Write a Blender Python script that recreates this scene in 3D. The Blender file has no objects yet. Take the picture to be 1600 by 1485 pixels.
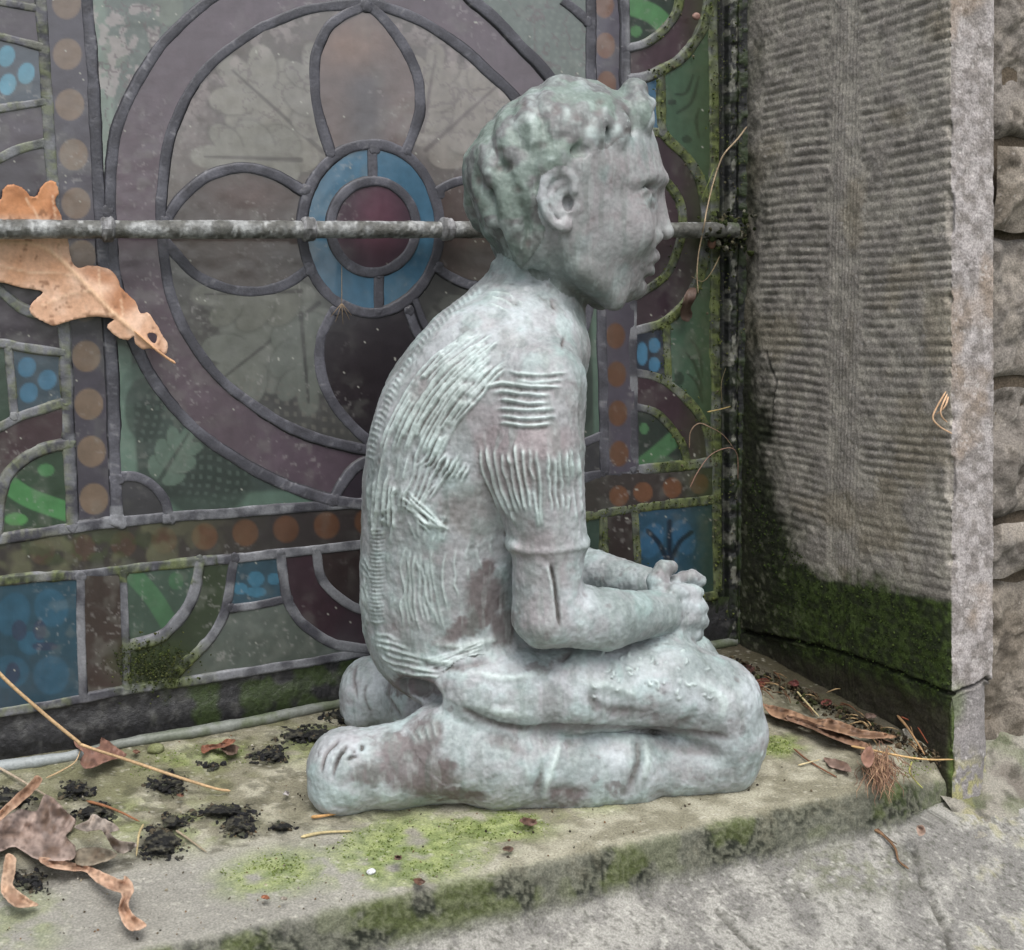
import bpy, math, random
import numpy as np
from mathutils import Matrix, Vector
from mathutils.geometry import delaunay_2d_cdt

# ---------------------------------------------------------------- camera frame
PW, PH, FPX, CX, CY = 1600., 1485., 2000., 800., 742.5
def _d(px, py):
    v = np.array([px-CX, -(py-CY), -FPX]); return v/np.linalg.norm(v)
_Y = _d(-141, 455); _X = _d(5180, 372); _X = _X-_X.dot(_Y)*_Y; _X /= np.linalg.norm(_X)
_Z = np.cross(_X, _Y)
R = np.array([_X, _Y, _Z])            # world = R @ camera ; window plane is y = 0, z up
C = np.array([0., -1., 0.])
scene = bpy.context.scene
cam_d = bpy.data.cameras.new('camera'); cam = bpy.data.objects.new('camera', cam_d)
scene.collection.objects.link(cam); scene.camera = cam
M4 = Matrix([[*R[0], C[0]], [*R[1], C[1]], [*R[2], C[2]], [0, 0, 0, 1]])
cam.matrix_world = M4
cam_d.sensor_width = 36; cam_d.lens = 36*FPX/PW
cam_d.clip_start = 0.02; cam_d.clip_end = 500
cam_d.dof.use_dof = True; cam_d.dof.focus_distance = 1.0; cam_d.dof.aperture_fstop = 20

# ---------------------------------------------------------------- light
SUN_EL, SUN_AZ, SKY, SUN, EXPO = 60, 186, 0.15, 1.6, 0.45
world = bpy.data.worlds.new('World'); scene.world = world; world.use_nodes = True
nt = world.node_tree; bg = nt.nodes['Background']
sky = nt.nodes.new('ShaderNodeTexSky'); sky.sky_type = 'NISHITA'; sky.sun_disc = False
sky.sun_elevation = math.radians(SUN_EL); sky.sun_rotation = math.radians(SUN_AZ)
sky.air_density = 1.0; sky.dust_density = 3.0
hs = nt.nodes.new('ShaderNodeHueSaturation'); hs.inputs['Saturation'].default_value = 0.25
nt.links.new(sky.outputs[0], hs.inputs['Color']); nt.links.new(hs.outputs[0], bg.inputs['Color'])
bg.inputs['Strength'].default_value = SKY
sun_d = bpy.data.lights.new('sun', 'SUN'); sun_d.energy = SUN; sun_d.angle = math.radians(35); sun_d.color = (1, .97, .93)
sun = bpy.data.objects.new('sun', sun_d); scene.collection.objects.link(sun)
az = math.radians(SUN_AZ); el = math.radians(SUN_EL)
sdir = Vector((math.sin(az)*math.cos(el), math.cos(az)*math.cos(el), math.sin(el)))
sun.rotation_euler = sdir.to_track_quat('Z', 'Y').to_euler(); sun.location = (0, -2, 3)
vs = scene.view_settings; vs.view_transform = 'Standard'; vs.look = 'None'; vs.exposure = EXPO; vs.gamma = 1
vs.use_curve_mapping = False

# ---------------------------------------------------------------- helpers
rng = np.random.default_rng(7); random.seed(7)
COL = scene.collection
def ray(px, py):
    px, py = np.broadcast_arrays(np.asarray(px, float), np.asarray(py, float))
    v = np.stack([px-CX, -(py-CY), np.full(np.broadcast(px, py).shape, -FPX)], -1)/FPX
    return v @ R.T
def on_y(px, py, y=0.):
    r = ray(px, py); t = (y-C[1])/r[..., 1]; return C+r*t[..., None]
def on_x(px, py, x):
    r = ray(px, py); t = (x-C[0])/r[..., 0]; return C+r*t[..., None]
SZ0, SSL = -0.352, 0.07
def on_sill(px, py, h=0.):
    r = ray(px, py); t = (SZ0+h-SSL)/(r[..., 2]-SSL*r[..., 1]); return C+r*t[..., None]
def proj(P):
    c = (np.asarray(P)-C) @ R
    return CX+FPX*c[..., 0]/-c[..., 2], CY-FPX*c[..., 1]/-c[..., 2]
_tab = np.random.default_rng(3).random(65536).astype(np.float32)
def vnoise(P, s, seed=0):
    q = np.asarray(P, np.float64)/s; i = np.floor(q).astype(np.int64); f = (q-i); f = f*f*(3-2*f); out = 0
    for dx in (0, 1):
        for dy in (0, 1):
            for dz in (0, 1):
                h = ((i[..., 0]+dx)*73856093 ^ (i[..., 1]+dy)*19349663 ^ (i[..., 2]+dz)*83492791 ^ (seed*7919+13)) & 0xffffffff
                h = ((h ^ (h >> 13))*0x5bd1e995) & 0xffffffff; h = (h ^ (h >> 15)) & 65535
                w = (f[..., 0] if dx else 1-f[..., 0])*(f[..., 1] if dy else 1-f[..., 1])*(f[..., 2] if dz else 1-f[..., 2])
                out = out+_tab[h]*w
    return out
def fbm(P, s, o=4, seed=0, g=.5):
    a = 1.; t = 0.; out = 0
    for k in range(o):
        out = out+a*vnoise(P, s/2**k, seed+k*17); t += a; a *= g
    return out/t
def ss(a, b, x):
    t = np.clip((x-a)/(b-a), 0, 1); return t*t*(3-2*t)
def lin(c):
    c = np.asarray(c, float)/255.; return np.where(c <= .04045, c/12.92, ((c+.055)/1.055)**2.4)
def mix(a, b, t):
    t = np.asarray(t)[..., None]; return a*(1-t)+b*t
def catmull(pts, n=8, closed=False):
    p = np.asarray(pts, float)
    if len(p) < 3 and not closed:
        t = np.linspace(0, 1, max(n, 2))[:, None]; return p[0]*(1-t)+p[-1]*t
    q = np.vstack([p[-1:], p, p[:2]]) if closed else np.vstack([2*p[0]-p[1], p, 2*p[-1]-p[-2]])
    out = []
    for i in range(1, len(q)-2):
        for t in np.arange(n)/n:
            a, b, c, d = q[i-1], q[i], q[i+1], q[i+2]
            out.append(.5*((2*b)+(-a+c)*t+(2*a-5*b+4*c-d)*t*t+(-a+3*b-3*c+d)*t**3))
    if not closed: out.append(q[-2])
    return np.array(out)
def seg_dist(X, Y, pts):
    """distance of points to a polyline and the arclength parameter 0..1"""
    best = np.full(X.shape, 1e9); par = np.zeros(X.shape)
    L = np.r_[0, np.cumsum(np.hypot(*np.diff(pts, axis=0).T))]
    for i in range(len(pts)-1):
        a, b = pts[i], pts[i+1]; d = b-a; l2 = (d*d).sum()+1e-9
        t = np.clip(((X-a[0])*d[0]+(Y-a[1])*d[1])/l2, 0, 1)
        q = np.hypot(X-a[0]-t*d[0], Y-a[1]-t*d[1]); m = q < best
        best = np.where(m, q, best); par = np.where(m, (L[i]+t*(L[i+1]-L[i]))/L[-1], par)
    return best, par
def in_poly(X, Y, poly):
    poly = np.asarray(poly, float); c = np.zeros(np.shape(X), bool); j = len(poly)-1
    for i in range(len(poly)):
        xi, yi = poly[i]; xj_, yj_ = poly[j]
        if yi != yj_:
            c ^= ((yi > Y) != (yj_ > Y)) & (X < (xj_-xi)*(Y-yi)/(yj_-yi)+xi)
        j = i
    return c
def blob(X, Y, cx, cy, rx, ry, a=0., soft=.25):
    ca, sa = math.cos(math.radians(a)), math.sin(math.radians(a)); x = X-cx; y = Y-cy
    q = np.hypot((x*ca+y*sa)/rx, (-x*sa+y*ca)/ry); return 1-ss(1-soft, 1+soft, q)
def empty(name, loc=(0, 0, 0), **kw):
    o = bpy.data.objects.new(name, None); o.location = loc; o.empty_display_size = .02; COL.objects.link(o)
    for k, v in kw.items(): o[k] = v
    return o
def mk(name, V, F, mat, parent=None, col=None, smooth=True, org=None, **kw):
    V = np.asarray(V, np.float64).reshape(-1, 3); F = np.asarray(F, np.int64); k = F.shape[1]
    if org is None: org = V.mean(0) if parent is None else np.zeros(3)
    base = np.array(org, float)
    if parent is not None:
        base = np.zeros(3); q = parent
        while q is not None: base = base+np.array(q.location); q = q.parent
    m = bpy.data.meshes.new(name); m.vertices.add(len(V)); m.loops.add(F.size); m.polygons.add(len(F))
    m.vertices.foreach_set('co', (V-base).astype(np.float32).ravel())
    m.loops.foreach_set('vertex_index', F.astype(np.int32).ravel())
    m.polygons.foreach_set('loop_start', np.arange(0, F.size, k, dtype=np.int32))
    m.polygons.foreach_set('use_smooth', np.full(len(F), smooth))
    m.update(calc_edges=True)
    if col is not None:
        a = m.color_attributes.new('Col', 'FLOAT_COLOR', 'POINT')
        cc = np.ones((len(V), 4), np.float32); cc[:, :3] = np.clip(np.asarray(col).reshape(-1, 3), 0, 1)
        a.data.foreach_set('color', cc.ravel())
    m.materials.append(mat); m.validate()
    o = bpy.data.objects.new(name, m); COL.objects.link(o)
    if parent is not None: o.parent = parent
    else: o.location = base
    for kk, v in kw.items(): o[kk] = v
    return o
def gridF(n, m):
    i = np.arange(n*m).reshape(n, m)
    return np.stack([i[:-1, :-1], i[1:, :-1], i[1:, 1:], i[:-1, 1:]], -1).reshape(-1, 4)
def grid_mesh(name, P, mat, parent=None, col=None, keep=None, flip=False, **kw):
    n, m = P.shape[:2]; F = gridF(n, m)
    if flip: F = F[:, ::-1]
    if keep is not None:
        k = keep[:-1, :-1] if keep.shape == (n, m) else keep
        F = F[k.reshape(-1)]
    V = P.reshape(-1, 3); used = np.unique(F); mp = np.full(len(V), -1); mp[used] = np.arange(len(used))
    c = None if col is None else np.asarray(col).reshape(-1, 3)[used]
    return mk(name, V[used], mp[F], mat, parent, c, **kw)
def material(name, rough=.8, spec=.35, bump=.3, bscale=400, var=.15, color=None, coat=0., coat_r=.1, bdist=.001, hf=0.):
    m = bpy.data.materials.new(name); m.use_nodes = True; t = m.node_tree; N = t.nodes; L = t.links
    b = N['Principled BSDF']; b.inputs['Roughness'].default_value = rough
    b.inputs['Specular IOR Level'].default_value = spec
    b.inputs['Coat Weight'].default_value = coat; b.inputs['Coat Roughness'].default_value = coat_r
    tc = N.new('ShaderNodeTexCoord'); geo = N.new('ShaderNodeNewGeometry')
    n1 = N.new('ShaderNodeTexNoise'); n1.inputs['Scale'].default_value = bscale; n1.inputs['Detail'].default_value = 5
    L.new(geo.outputs['Position'], n1.inputs['Vector'])
    if color is None:
        a = N.new('ShaderNodeAttribute'); a.attribute_name = 'Col'; src = a.outputs['Color']
    else:
        r = N.new('ShaderNodeRGB'); r.outputs[0].default_value = (*lin(color), 1); src = r.outputs[0]
    mr = N.new('ShaderNodeMapRange'); mr.inputs['From Min'].default_value = .3; mr.inputs['From Max'].default_value = .7
    mr.inputs['To Min'].default_value = 1-var; mr.inputs['To Max'].default_value = 1+var
    L.new(n1.outputs['Fac'], mr.inputs['Value'])
    mx = N.new('ShaderNodeVectorMath'); mx.operation = 'MULTIPLY'
    L.new(src, mx.inputs[0]); L.new(mr.outputs[0], mx.inputs[1]); L.new(mx.outputs[0], b.inputs['Base Color'])
    if bump > 0:
        bp = N.new('ShaderNodeBump'); bp.inputs['Strength'].default_value = bump; bp.inputs['Distance'].default_value = bdist
        h = n1.outputs['Fac']
        if hf > 0:
            n2 = N.new('ShaderNodeTexNoise'); n2.inputs['Scale'].default_value = bscale*4; n2.inputs['Detail'].default_value = 3
            L.new(geo.outputs['Position'], n2.inputs['Vector'])
            ad = N.new('ShaderNodeMath'); ad.operation = 'MULTIPLY_ADD'; ad.inputs[1].default_value = hf
            L.new(n2.outputs['Fac'], ad.inputs[0]); L.new(n1.outputs['Fac'], ad.inputs[2]); h = ad.outputs[0]
        L.new(h, bp.inputs['Height']); L.new(bp.outputs[0], b.inputs['Normal'])
    return m
MAT = dict(
    bronze=material('weathered_bronze', rough=.52, spec=.45, bump=.4, bscale=350, var=.13, bdist=.0007, hf=.4),
    glass=material('painted_glass', rough=.3, spec=.7, bump=.4, bscale=110, var=.12, coat=1., coat_r=.12, bdist=.0006, hf=.15),
    lead=material('oxidised_lead', rough=.5, spec=.55, bump=.45, bscale=500, var=.16, bdist=.0007, hf=.3),
    stone=material('rough_sandstone', rough=.95, spec=.2, bump=.7, bscale=650, var=.34, bdist=.0009, hf=.5),
    sill=material('weathered_sill_stone', rough=.95, spec=.2, bump=.8, bscale=700, var=.3, bdist=.0009, hf=.5),
    leaf=material('dry_leaf', rough=.6, spec=.35, bump=.3, bscale=350, var=.12, bdist=.0005),
    twig=material('dry_twig', rough=.7, spec=.3, bump=.4, bscale=600, var=.25, bdist=.0005),
    iron=material('old_iron', rough=.5, spec=.5, bump=.8, bscale=300, var=.35, bdist=.001, hf=.4),
    dark=material('black_crumble', rough=.9, spec=.2, bump=.8, bscale=700, var=.4, bdist=.001, hf=.5),
)

# ================================================================ WINDOW
X0, X1, Y0, Y1, ST = -150., 1128., -170., 1125., 2.5
gx = np.arange(X0, X1+ST, ST); gy = np.arange(Y0, Y1+ST, ST); GX, GY = np.meshgrid(gx, gy)
def ell(cx, cy, rx, ry, a0, a1, n=40):
    a = np.radians(np.linspace(a0, a1, n)); return np.stack([cx+rx*np.cos(a), cy+ry*np.sin(a)], 1)
CAMES = []          # (points, width px, closed)
def came(pts, w=18, closed=False, raw=False):
    p = np.asarray(pts, float) if raw else catmull(pts, 6, closed)
    CAMES.append((p, w*.92, closed))
# verticals and horizontals
came([(52,-170),(63,0),(70,93),(76,186),(82,279),(90,400),(101,524),(105,606),(109,700),(113,822)], 20)
came([(126,-170),(136,0),(147,155),(155,310),(166,450),(176,587),(179,700),(184,815)], 20)
came([(-150,862),(0,843),(113,826),(180,817),(281,807),(375,801),(562,786),(740,767),(907,748),(988,736),(1068,728),(1122,721)], 18)
came([(-150,925),(0,908),(119,899),(213,889),(332,877),(451,865),(560,852),(740,830),(912,807),(961,799),(1028,790),(1122,780)], 16)
came([(126,903),(128,1000),(131,1092)], 15)
came([(192,896),(196,980),(199,1078)], 14)
came([(-150,1134),(0,1115),(119,1094),(237,1074),(332,1060),(475,1036),(546,1024),(740,992),(960,955),(1122,930)], 15)
# left border medallions
came([(-150,-30),(-60,-12),(0,2),(60,13)], 13)
came([(-150,68),(-60,56),(0,58),(66,74)], 14)
came([(-150,190),(-60,178),(0,170),(72,160)], 14)
came([(-150,335),(-80,290),(-30,262),(0,248),(31,233),(76,222)], 17)
came([(-150,360),(-90,400),(-40,430),(0,455),(37,484),(96,500)], 17)
came([(-150,560),(-60,545),(0,537),(38,543),(101,551)], 15)
came([(12,542),(17,590),(23,652)], 15)
came([(-150,720),(-60,690),(0,668),(38,649),(106,628)], 16)
came([(-150,860),(-20,858),(0,777),(11,745),(38,719),(68,703),(109,694)], 18)
# bottom row
came([(312,878),(304,922),(290,955),(270,979),(247,998),(199,1012)], 18)
came([(366,873),(356,937),(346,970),(327,1000),(306,1022),(285,1042),(262,1070)], 16)
came([(359,951),(400,946),(452,936)], 14)
came([(439,868),(448,932),(460,958),(475,977),(513,1003),(540,1011),(600,1014),(680,990),(720,930),(735,832)], 17)
came([(494,862),(503,903),(527,932),(565,954),(610,952),(650,920),(662,842)], 16)
came([(943,803),(945,880),(948,957)], 14)
came([(992,796),(996,870),(1000,948)], 13)
# right strip and border
came([(918,-170),(923,0),(924,108),(932,300),(940,478),(943,602),(946,738)], 17)
came([(968,-170),(977,0),(978,116),(984,300),(989,472),(990,602),(992,735)], 15)
came([(1110,-170),(1114,0),(1117,240),(1118,520),(1120,640),(1121,800),(1122,925)], 15)
came([(972,78),(986,75),(1013,66),(1040,44),(1059,16),(1064,-30),(1060,-90),(1030,-140),(975,-150)], 14)
came([(980,125),(1005,122),(1029,113),(1062,94),(1086,65),(1102,32),(1108,-20),(1108,-90),(1095,-170)], 17)
came([(1033,113),(1034,160),(1035,204)], 14)
came([(980,222),(1005,212),(1032,207),(1051,224),(1075,248),(1094,280),(1102,315),(1104,370),(1098,420),(1085,455),(1066,482),(1035,506),(990,518)], 16)
came([(984,262),(1015,266),(1043,285),(1062,312),(1067,347),(1059,391),(1041,430),(1000,460),(986,463)], 14)
came([(1041,508),(1043,550),(1045,595)], 13)
came([(990,582),(1031,591),(1063,615),(1090,645),(1106,677),(1112,722)], 15)
came([(990,636),(1025,645),(1052,672),(1068,699),(1075,726)], 14)
# the big roundel
O1 = ell(575, 345, 402, 440, 0, 360, 90)
rO = [(930,345),(924,250),(900,180),(858,118),(814,71),(776,30),(743,3),(690,-40),(580,-72),(470,-55),(400,-35),(325,3),(263,59),(229,105),(201,155),(183,201),(176,248),(173,310),(174,341),(177,402),(188,470),(221,561),(262,625),(311,677),(375,722),(450,760),(517,781),(600,788),(700,770),(790,720),(860,640),(905,540),(926,440)]
came(rO, 19, True)
rI = [(868,345),(862,270),(838,200),(802,148),(761,110),(716,71),(657,33),(598,10),(572,5),(547,7),(479,15),(420,38),(403,46),(341,90),(300,136),(273,192),(260,242),(254,294),(252,335),(259,419),(270,471),(296,527),(337,584),(394,632),(457,670),(525,694),(600,705),(680,690),(760,640),(825,560),(860,450)]
came(rI, 18, True)
came([(572,-72),(572,-40),(572,5)], 22)
came(ell(580, 357, 108, 132, 0, 360, 60), 18, True, True)
came(ell(584, 355, 67, 72, 0, 360, 50), 17, True, True)
came([(583,226),(583,283)], 16); came([(592,427),(591,488)], 16)
came([(566,10),(540,22),(512,44),(494,83),(491,124),(497,178),(515,236)], 18)
came([(576,10),(595,25),(616,50),(639,86),(654,124),(656,166),(648,201),(634,240)], 18)
came([(258,350),(270,328),(288,305),(325,276),(378,262),(427,272),(478,300)], 18)
came([(258,378),(277,400),(311,432),(356,451),(405,455),(450,443),(486,418)], 18)
came([(684,300),(700,290),(722,283),(770,276),(820,290),(866,330)], 17)
came([(684,418),(705,432),(739,446),(790,446),(835,420),(866,380)], 16)
came([(525,484),(512,505),(502,530),(500,572),(514,617),(544,659),(590,702)], 18)
came([(638,484),(648,510),(668,560),(664,610),(640,660),(596,702)], 16)
came([(648,468),(672,520),(720,560)], 12)
# corner quarter rounds
came([(184,745),(214,746),(240,760),(259,784),(264,812)], 17)
came([(905,760),(880,720),(905,697),(942,680)], 15)
came([(880,0),(900,16),(921,34)], 16)
came([(140,-40),(180,-60),(205,-110)], 15)
came([(522,782),(536,756),(560,728),(600,716),(640,735),(655,778)], 17)

cm = np.zeros(GX.shape, bool)
def mark(pts, w, closed):
    p = np.vstack([pts, pts[:1]]) if closed else pts
    for i in range(len(p)-1):
        a, b = p[i], p[i+1]; r = w/2+.6
        i0 = max(0, int((min(a[0], b[0])-r-X0)/ST)); i1 = int((max(a[0], b[0])+r-X0)/ST)+2
        j0 = max(0, int((min(a[1], b[1])-r-Y0)/ST)); j1 = int((max(a[1], b[1])+r-Y0)/ST)+2
        if i1 <= 0 or j1 <= 0: continue
        xs = GX[j0:j1, i0:i1]; ys = GY[j0:j1, i0:i1]
        if xs.size == 0: continue
        q, _ = seg_dist(xs, ys, np.array([a, b])); cm[j0:j1, i0:i1] |= q < r*.8
for p, w, c in CAMES: mark(p, w, c)
Fx = np.array([-150,0,119,237,332,475,546,740,960,1122,1130.]); Fy = np.array([1134,1115,1094,1074,1060,1036,1024,992,955,930,929.])
out = (GY > np.interp(GX, Fx, Fy)) | (GX > 1117+GY*.004)
cm2 = cm | out
# connected glass pieces
lab = np.full(GX.shape, -1, np.int32); nyy, nxx = GX.shape; nl = 0
free = (~cm2)
fl = free.tolist(); la = [[-1]*nxx for _ in range(nyy)]
comps = []
for j in range(nyy):
    rowf = fl[j]
    for i in range(nxx):
        if rowf[i] and la[j][i] < 0:
            st = [(j, i)]; la[j][i] = nl; cells = 0
            while st:
                b, a = st.pop(); cells += 1
                if b > 0 and fl[b-1][a] and la[b-1][a] < 0: la[b-1][a] = nl; st.append((b-1, a))
                if b < nyy-1 and fl[b+1][a] and la[b+1][a] < 0: la[b+1][a] = nl; st.append((b+1, a))
                if a > 0 and fl[b][a-1] and la[b][a-1] < 0: la[b][a-1] = nl; st.append((b, a-1))
                if a < nxx-1 and fl[b][a+1] and la[b][a+1] < 0: la[b][a+1] = nl; st.append((b, a+1))
            comps.append(cells); nl += 1
lab = np.array(la, np.int32)
small = [k for k, c in enumerate(comps) if c < 25]
lab[np.isin(lab, small)] = -1
for _ in range(5):                     # let every piece run under its came
    for sh, ax in ((1, 0), (-1, 0), (1, 1), (-1, 1)):
        r = np.roll(lab, sh, ax); lab = np.where((lab < 0) & ~out, r, lab)
def at(px, py):
    j = int(round((py-Y0)/ST)); i = int(round((px-X0)/ST)); return lab[min(max(j, 0), nyy-1), min(max(i, 0), nxx-1)]
PUR = (78, 66, 80); base = {}
GC = np.zeros(GX.shape+(3,)); GC[:] = lin((66, 56, 64))
def tint(seed, c):
    k = at(*seed)
    if k >= 0: GC[lab == k] = lin(c)
    return k
tint((110,120), (84,76,94)); tint((120,330), (84,76,94)); tint((140,600), (66,60,76)); tint((128,420), (74,68,84))
tint((215,330), (98,80,94)); tint((700,20), (98,80,94)); tint((640,740), (60,50,62))
k_ul = tint((300,230), (112,104,100)); k_ur = tint((720,150), (114,106,104)); k_ll = tint((380,520), (84,84,82)); k_lr = tint((720,520), (72,72,72))
tint((575,130), (118,100,98)); tint((350,320), (84,72,74)); tint((340,400), (84,74,72)); tint((730,320), (92,74,74)); tint((720,400), (92,76,72))
tint((570,580), (52,45,52))
tint((500,330), (64,140,182)); tint((660,300), (68,136,176)); tint((500,400), (56,124,162)); tint((660,400), (58,126,160)); tint((540,460), (56,118,152)); tint((640,450), (58,120,154))
tint((583,330), (92,66,82)); tint((583,400), (84,62,76))
k_pul = tint((200,60), (104,116,110)); k_pll = tint((230,700), (62,78,74)); k_pur = tint((880,60), (104,118,112)); k_plr = tint((920,560), (70,88,80))
tint((225,780), (64,62,70)); tint((925,720), (58,56,66))
tint((950,300), (70,64,82)); tint((966,600), (56,50,66)); tint((950,60), (84,78,96))
k_bb = tint((300,840), (62,54,54)); tint((150,995), (66,50,48)); k_sq = tint((50,1000), (30,78,100)); tint((968,860), (60,48,50)); k_sq2 = tint((1050,840), (34,84,112)); tint((925,860), (52,80,70)); 
k_gq = tint((250,930), (66,90,78)); tint((300,1000), (80,46,60)); k_bs = tint((400,910), (42,80,100)); tint((400,990), (88,98,90)); tint((225,1040), (52,66,44))
tint((480,950), (66,42,54)); tint((540,890), (60,46,46))
tint((20,35), (72,60,74)); k_gb = tint((20,120), (70,84,100)); tint((30,200), (74,62,76)); tint((40,280), (96,76,80)); tint((10,500), (60,50,64)); tint((60,470), (60,50,64))
k_gb2 = tint((60,600), (62,84,100)); tint((5,600), (64,88,74)); tint((50,680), (76,52,62)); k_gl = tint((70,760), (50,76,56))
k_r1 = tint((1010,30), (46,66,56)); tint((1050,80), (78,54,68)); k_r2 = tint((1080,150), (70,108,82)); k_rb = tint((1008,170), (48,112,150)); tint((1085,330), (70,48,62)); tint((1070,460), (66,48,60)); tint((1020,350), (74,56,68)); tint((1030,400), (70,50,60))
k_r3 = tint((1080,540), (68,106,84)); k_rb2 = tint((1012,555), (40,52,72)); tint((1080,690), (66,42,56)); k_r4 = tint((1020,700), (42,58,52))
def paint(k, mask, c, a=1.):
    if isinstance(k, (int, np.integer)): k = [k]
    m = mask*a*np.isin(lab, [q for q in k if q >= 0]); GC[:] = mix(GC, lin(c), m)
def b(cx, cy, rx, ry, a=0, soft=.1): return blob(GX, GY, cx, cy, rx, ry, a, soft)
ALLK = list(range(nl))
strip = {at(110,120), at(120,330), at(140,600), at(128,420)}
for (x, y) in [(99,-150),(101,-72),(104,6),(105,85),(109,164),(115,242),(119,318),(128,400),(132,478),(135,557),(139,632),(143,706),(147,780)]:
    paint(list(strip), b(x, y, 22.5, 24.5, 0, .06), (132,108,88))
rst = [at(950,300), at(966,600), at(950,60)]
for i, y in enumerate([-60,8,71,131,196,262,328,394,459,525,585,646,709]):
    paint(rst, b(945+y*.03, y, 15, 20, 0, .08), (132,90,70) if y < 200 else (112,72,46))
for x in np.arange(66, 740, 63.5):
    paint(k_bb, b(x, 868-x*.0915, 20, 21, 0, .1), (112,72,44), .35+.55*ss(200, 330, x))
for x in (966, 1004, 1050, 1092): paint(at(1030,760), b(x, 776-(x-960)*.15, 15, 16, 0, .08), (124,76,42), .9)
# petals: dark veil through the middle
paint(at(575,130), b(572, 175, 28, 95, 0, .9), (84,82,90), .8); paint(at(575,130), b(545, 70, 50, 35, 0, .9), (150,116,98), .7)
paint([at(350,320)], b(390, 300, 60, 30, 0, .9), (100,74,70), .7); paint([at(340,400)], b(350, 400, 60, 26, 0, .9), (104,86,80), .6)
paint(at(570,580), b(545, 590, 60, 70, 0, .9), (44,34,38), .6)
paint([at(583,330), at(583,400)], b(592, 345, 30, 60, 0, .9), (124,70,92), .7)
# grisaille oak leaves and cross hatching in the four quarters
def leafpaint(ks, x, y, L, ang, c, cv, lobes=4, a=.95):
    d = np.array([math.cos(math.radians(ang)), math.sin(math.radians(ang))]); n = np.array([-d[1], d[0]])
    for i in range(lobes):
        t = (i+.6)/(lobes+.3); w = L*.26*(1-.45*abs(t-.45))
        for s in (-1, 1):
            q = np.array([x, y])+d*L*t+n*s*w*.85; paint(ks, b(q[0], q[1], w*.98, w*.62, ang+s*38, .16), (c[0]*.72, c[1]*.72, c[2]*.72), a*.7); paint(ks, b(q[0], q[1], w*.9, w*.54, ang+s*38, .06), c, a)
    q = np.array([x, y])+d*L*.95; paint(ks, b(q[0], q[1], L*.2, L*.12, ang, .15), c, a)
    m = np.array([x, y])+d*L*.5; paint(ks, b(m[0], m[1], L*.52, L*.13, ang, .2), c, a)
    e = np.array([x, y])+d*L; dd, tt = seg_dist(GX, GY, np.array([[x, y], e])); paint(ks, 1-ss(2, 5.5, dd+tt*2), cv, .8)
def hatch(ks, m, c, sp=15., a=.7, ang=8):
    ca, sa = math.cos(math.radians(ang)), math.sin(math.radians(ang)); u = GX*ca+GY*sa; v = -GX*sa+GY*ca
    wob = 2.2*np.sin(v*.07)+1.5*np.sin(u*.09+1); sq = ss(.22, .34, np.minimum(np.abs(((u+wob)/sp) % 1-.5), 9)*-1+.5)*ss(.22, .34, -np.abs(((v+wob)/sp) % 1-.5)+.5)
    paint(ks, m*sq, c, a)
lw = 0
paint([k_ul], b(330, 175, 90, 90, 0, .6), (134,124,120), .5)
paint([k_ul], b(400, 180, 120, 90, 0, .5), (104,94,94), .6); leafpaint([k_ul], 505, 238, 190, 222, (152,148,138), (96,90,88)); leafpaint([k_ul], 470, 250, 150, 182, (144,142,132), (96,90,88), 3); leafpaint([k_ul], 505, 215, 130, 262, (146,142,134), (96,90,88), 3)
paint([k_ur], b(730, 160, 90, 80, 0, .5), (108,94,96), .6); leafpaint([k_ur], 665, 235, 175, -42, (154,146,138), (104,92,92)); leafpaint([k_ur], 660, 205, 120, -80, (146,138,130), (104,92,92), 3); paint([k_ll], b(400, 540, 120, 80, 20, .5), (66,60,62), .7); leafpaint([k_ll], 498, 474, 190, 142, (116,120,112), (62,60,60)); leafpaint([k_ll], 470, 490, 140, 85, (108,114,106), (62,60,60), 3); leafpaint([k_ll], 470, 455, 150, 178, (112,114,104), (62,60,60), 3); leafpaint([k_lr], 680, 480, 120, 40, (96,98,94), (62,60,60), 3)
hatch([k_ll], b(440, 655, 130, 55, 24, .4), (118,116,108)); hatch([k_ll], b(315, 500, 35, 60, 20, .5), (98,98,94)); hatch([k_ul], b(290, 150, 70, 80, 0, .5), (142,134,132), 14, .45)
hatch([k_ur], b(740, 110, 60, 60, 0, .5), (142,134,132), 14, .4)
# spandrels: pale margin, dark roundel with hatching, leaf spray
e, _ = seg_dist(GX, GY, np.array([(186,560),(192,700),(200,812)])); paint([k_pll], 1-ss(16, 24, e), (106,138,122), .9)
e, _ = seg_dist(GX, GY, np.array([(270,796),(375,788),(560,775)])); paint([k_pll], 1-ss(12, 22, e), (98,130,114), .9)
paint([k_pll], b(212, 600, 22, 34, 20), (92,118,108), .8); paint([k_pll], b(315, 745, 75, 62, 20, .1), (48,62,60), .8); paint([k_pll], b(225, 640, 30, 50, 0, .1), (48,62,60), .7)
hatch([k_pll], b(325, 738, 70, 50, 20, .3), (84,104,96), 14, .7); hatch([k_pll], b(240, 655, 36, 50, 10, .3), (84,104,96), 14, .7)
leafpaint([k_pll], 248, 752, 88, -58, (98,124,110), (56,70,66), 3, .85)
e, _ = seg_dist(GX, GY, np.array([(146,0),(158,150),(160,260)])); paint([k_pul], 1-ss(14, 24, e), (134,156,142), .9)
paint([k_pul], b(180, 80, 20, 24), (134,146,132), .8); paint([k_pul], b(262, 10, 24, 30), (130,142,128), .8); hatch([k_pul], b(225, 60, 60, 60, 0, .4), (124,136,130), 14, .55)
hatch([k_pur], b(870, 60, 60, 70, 0, .4), (124,140,132), 12, .5)
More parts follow.
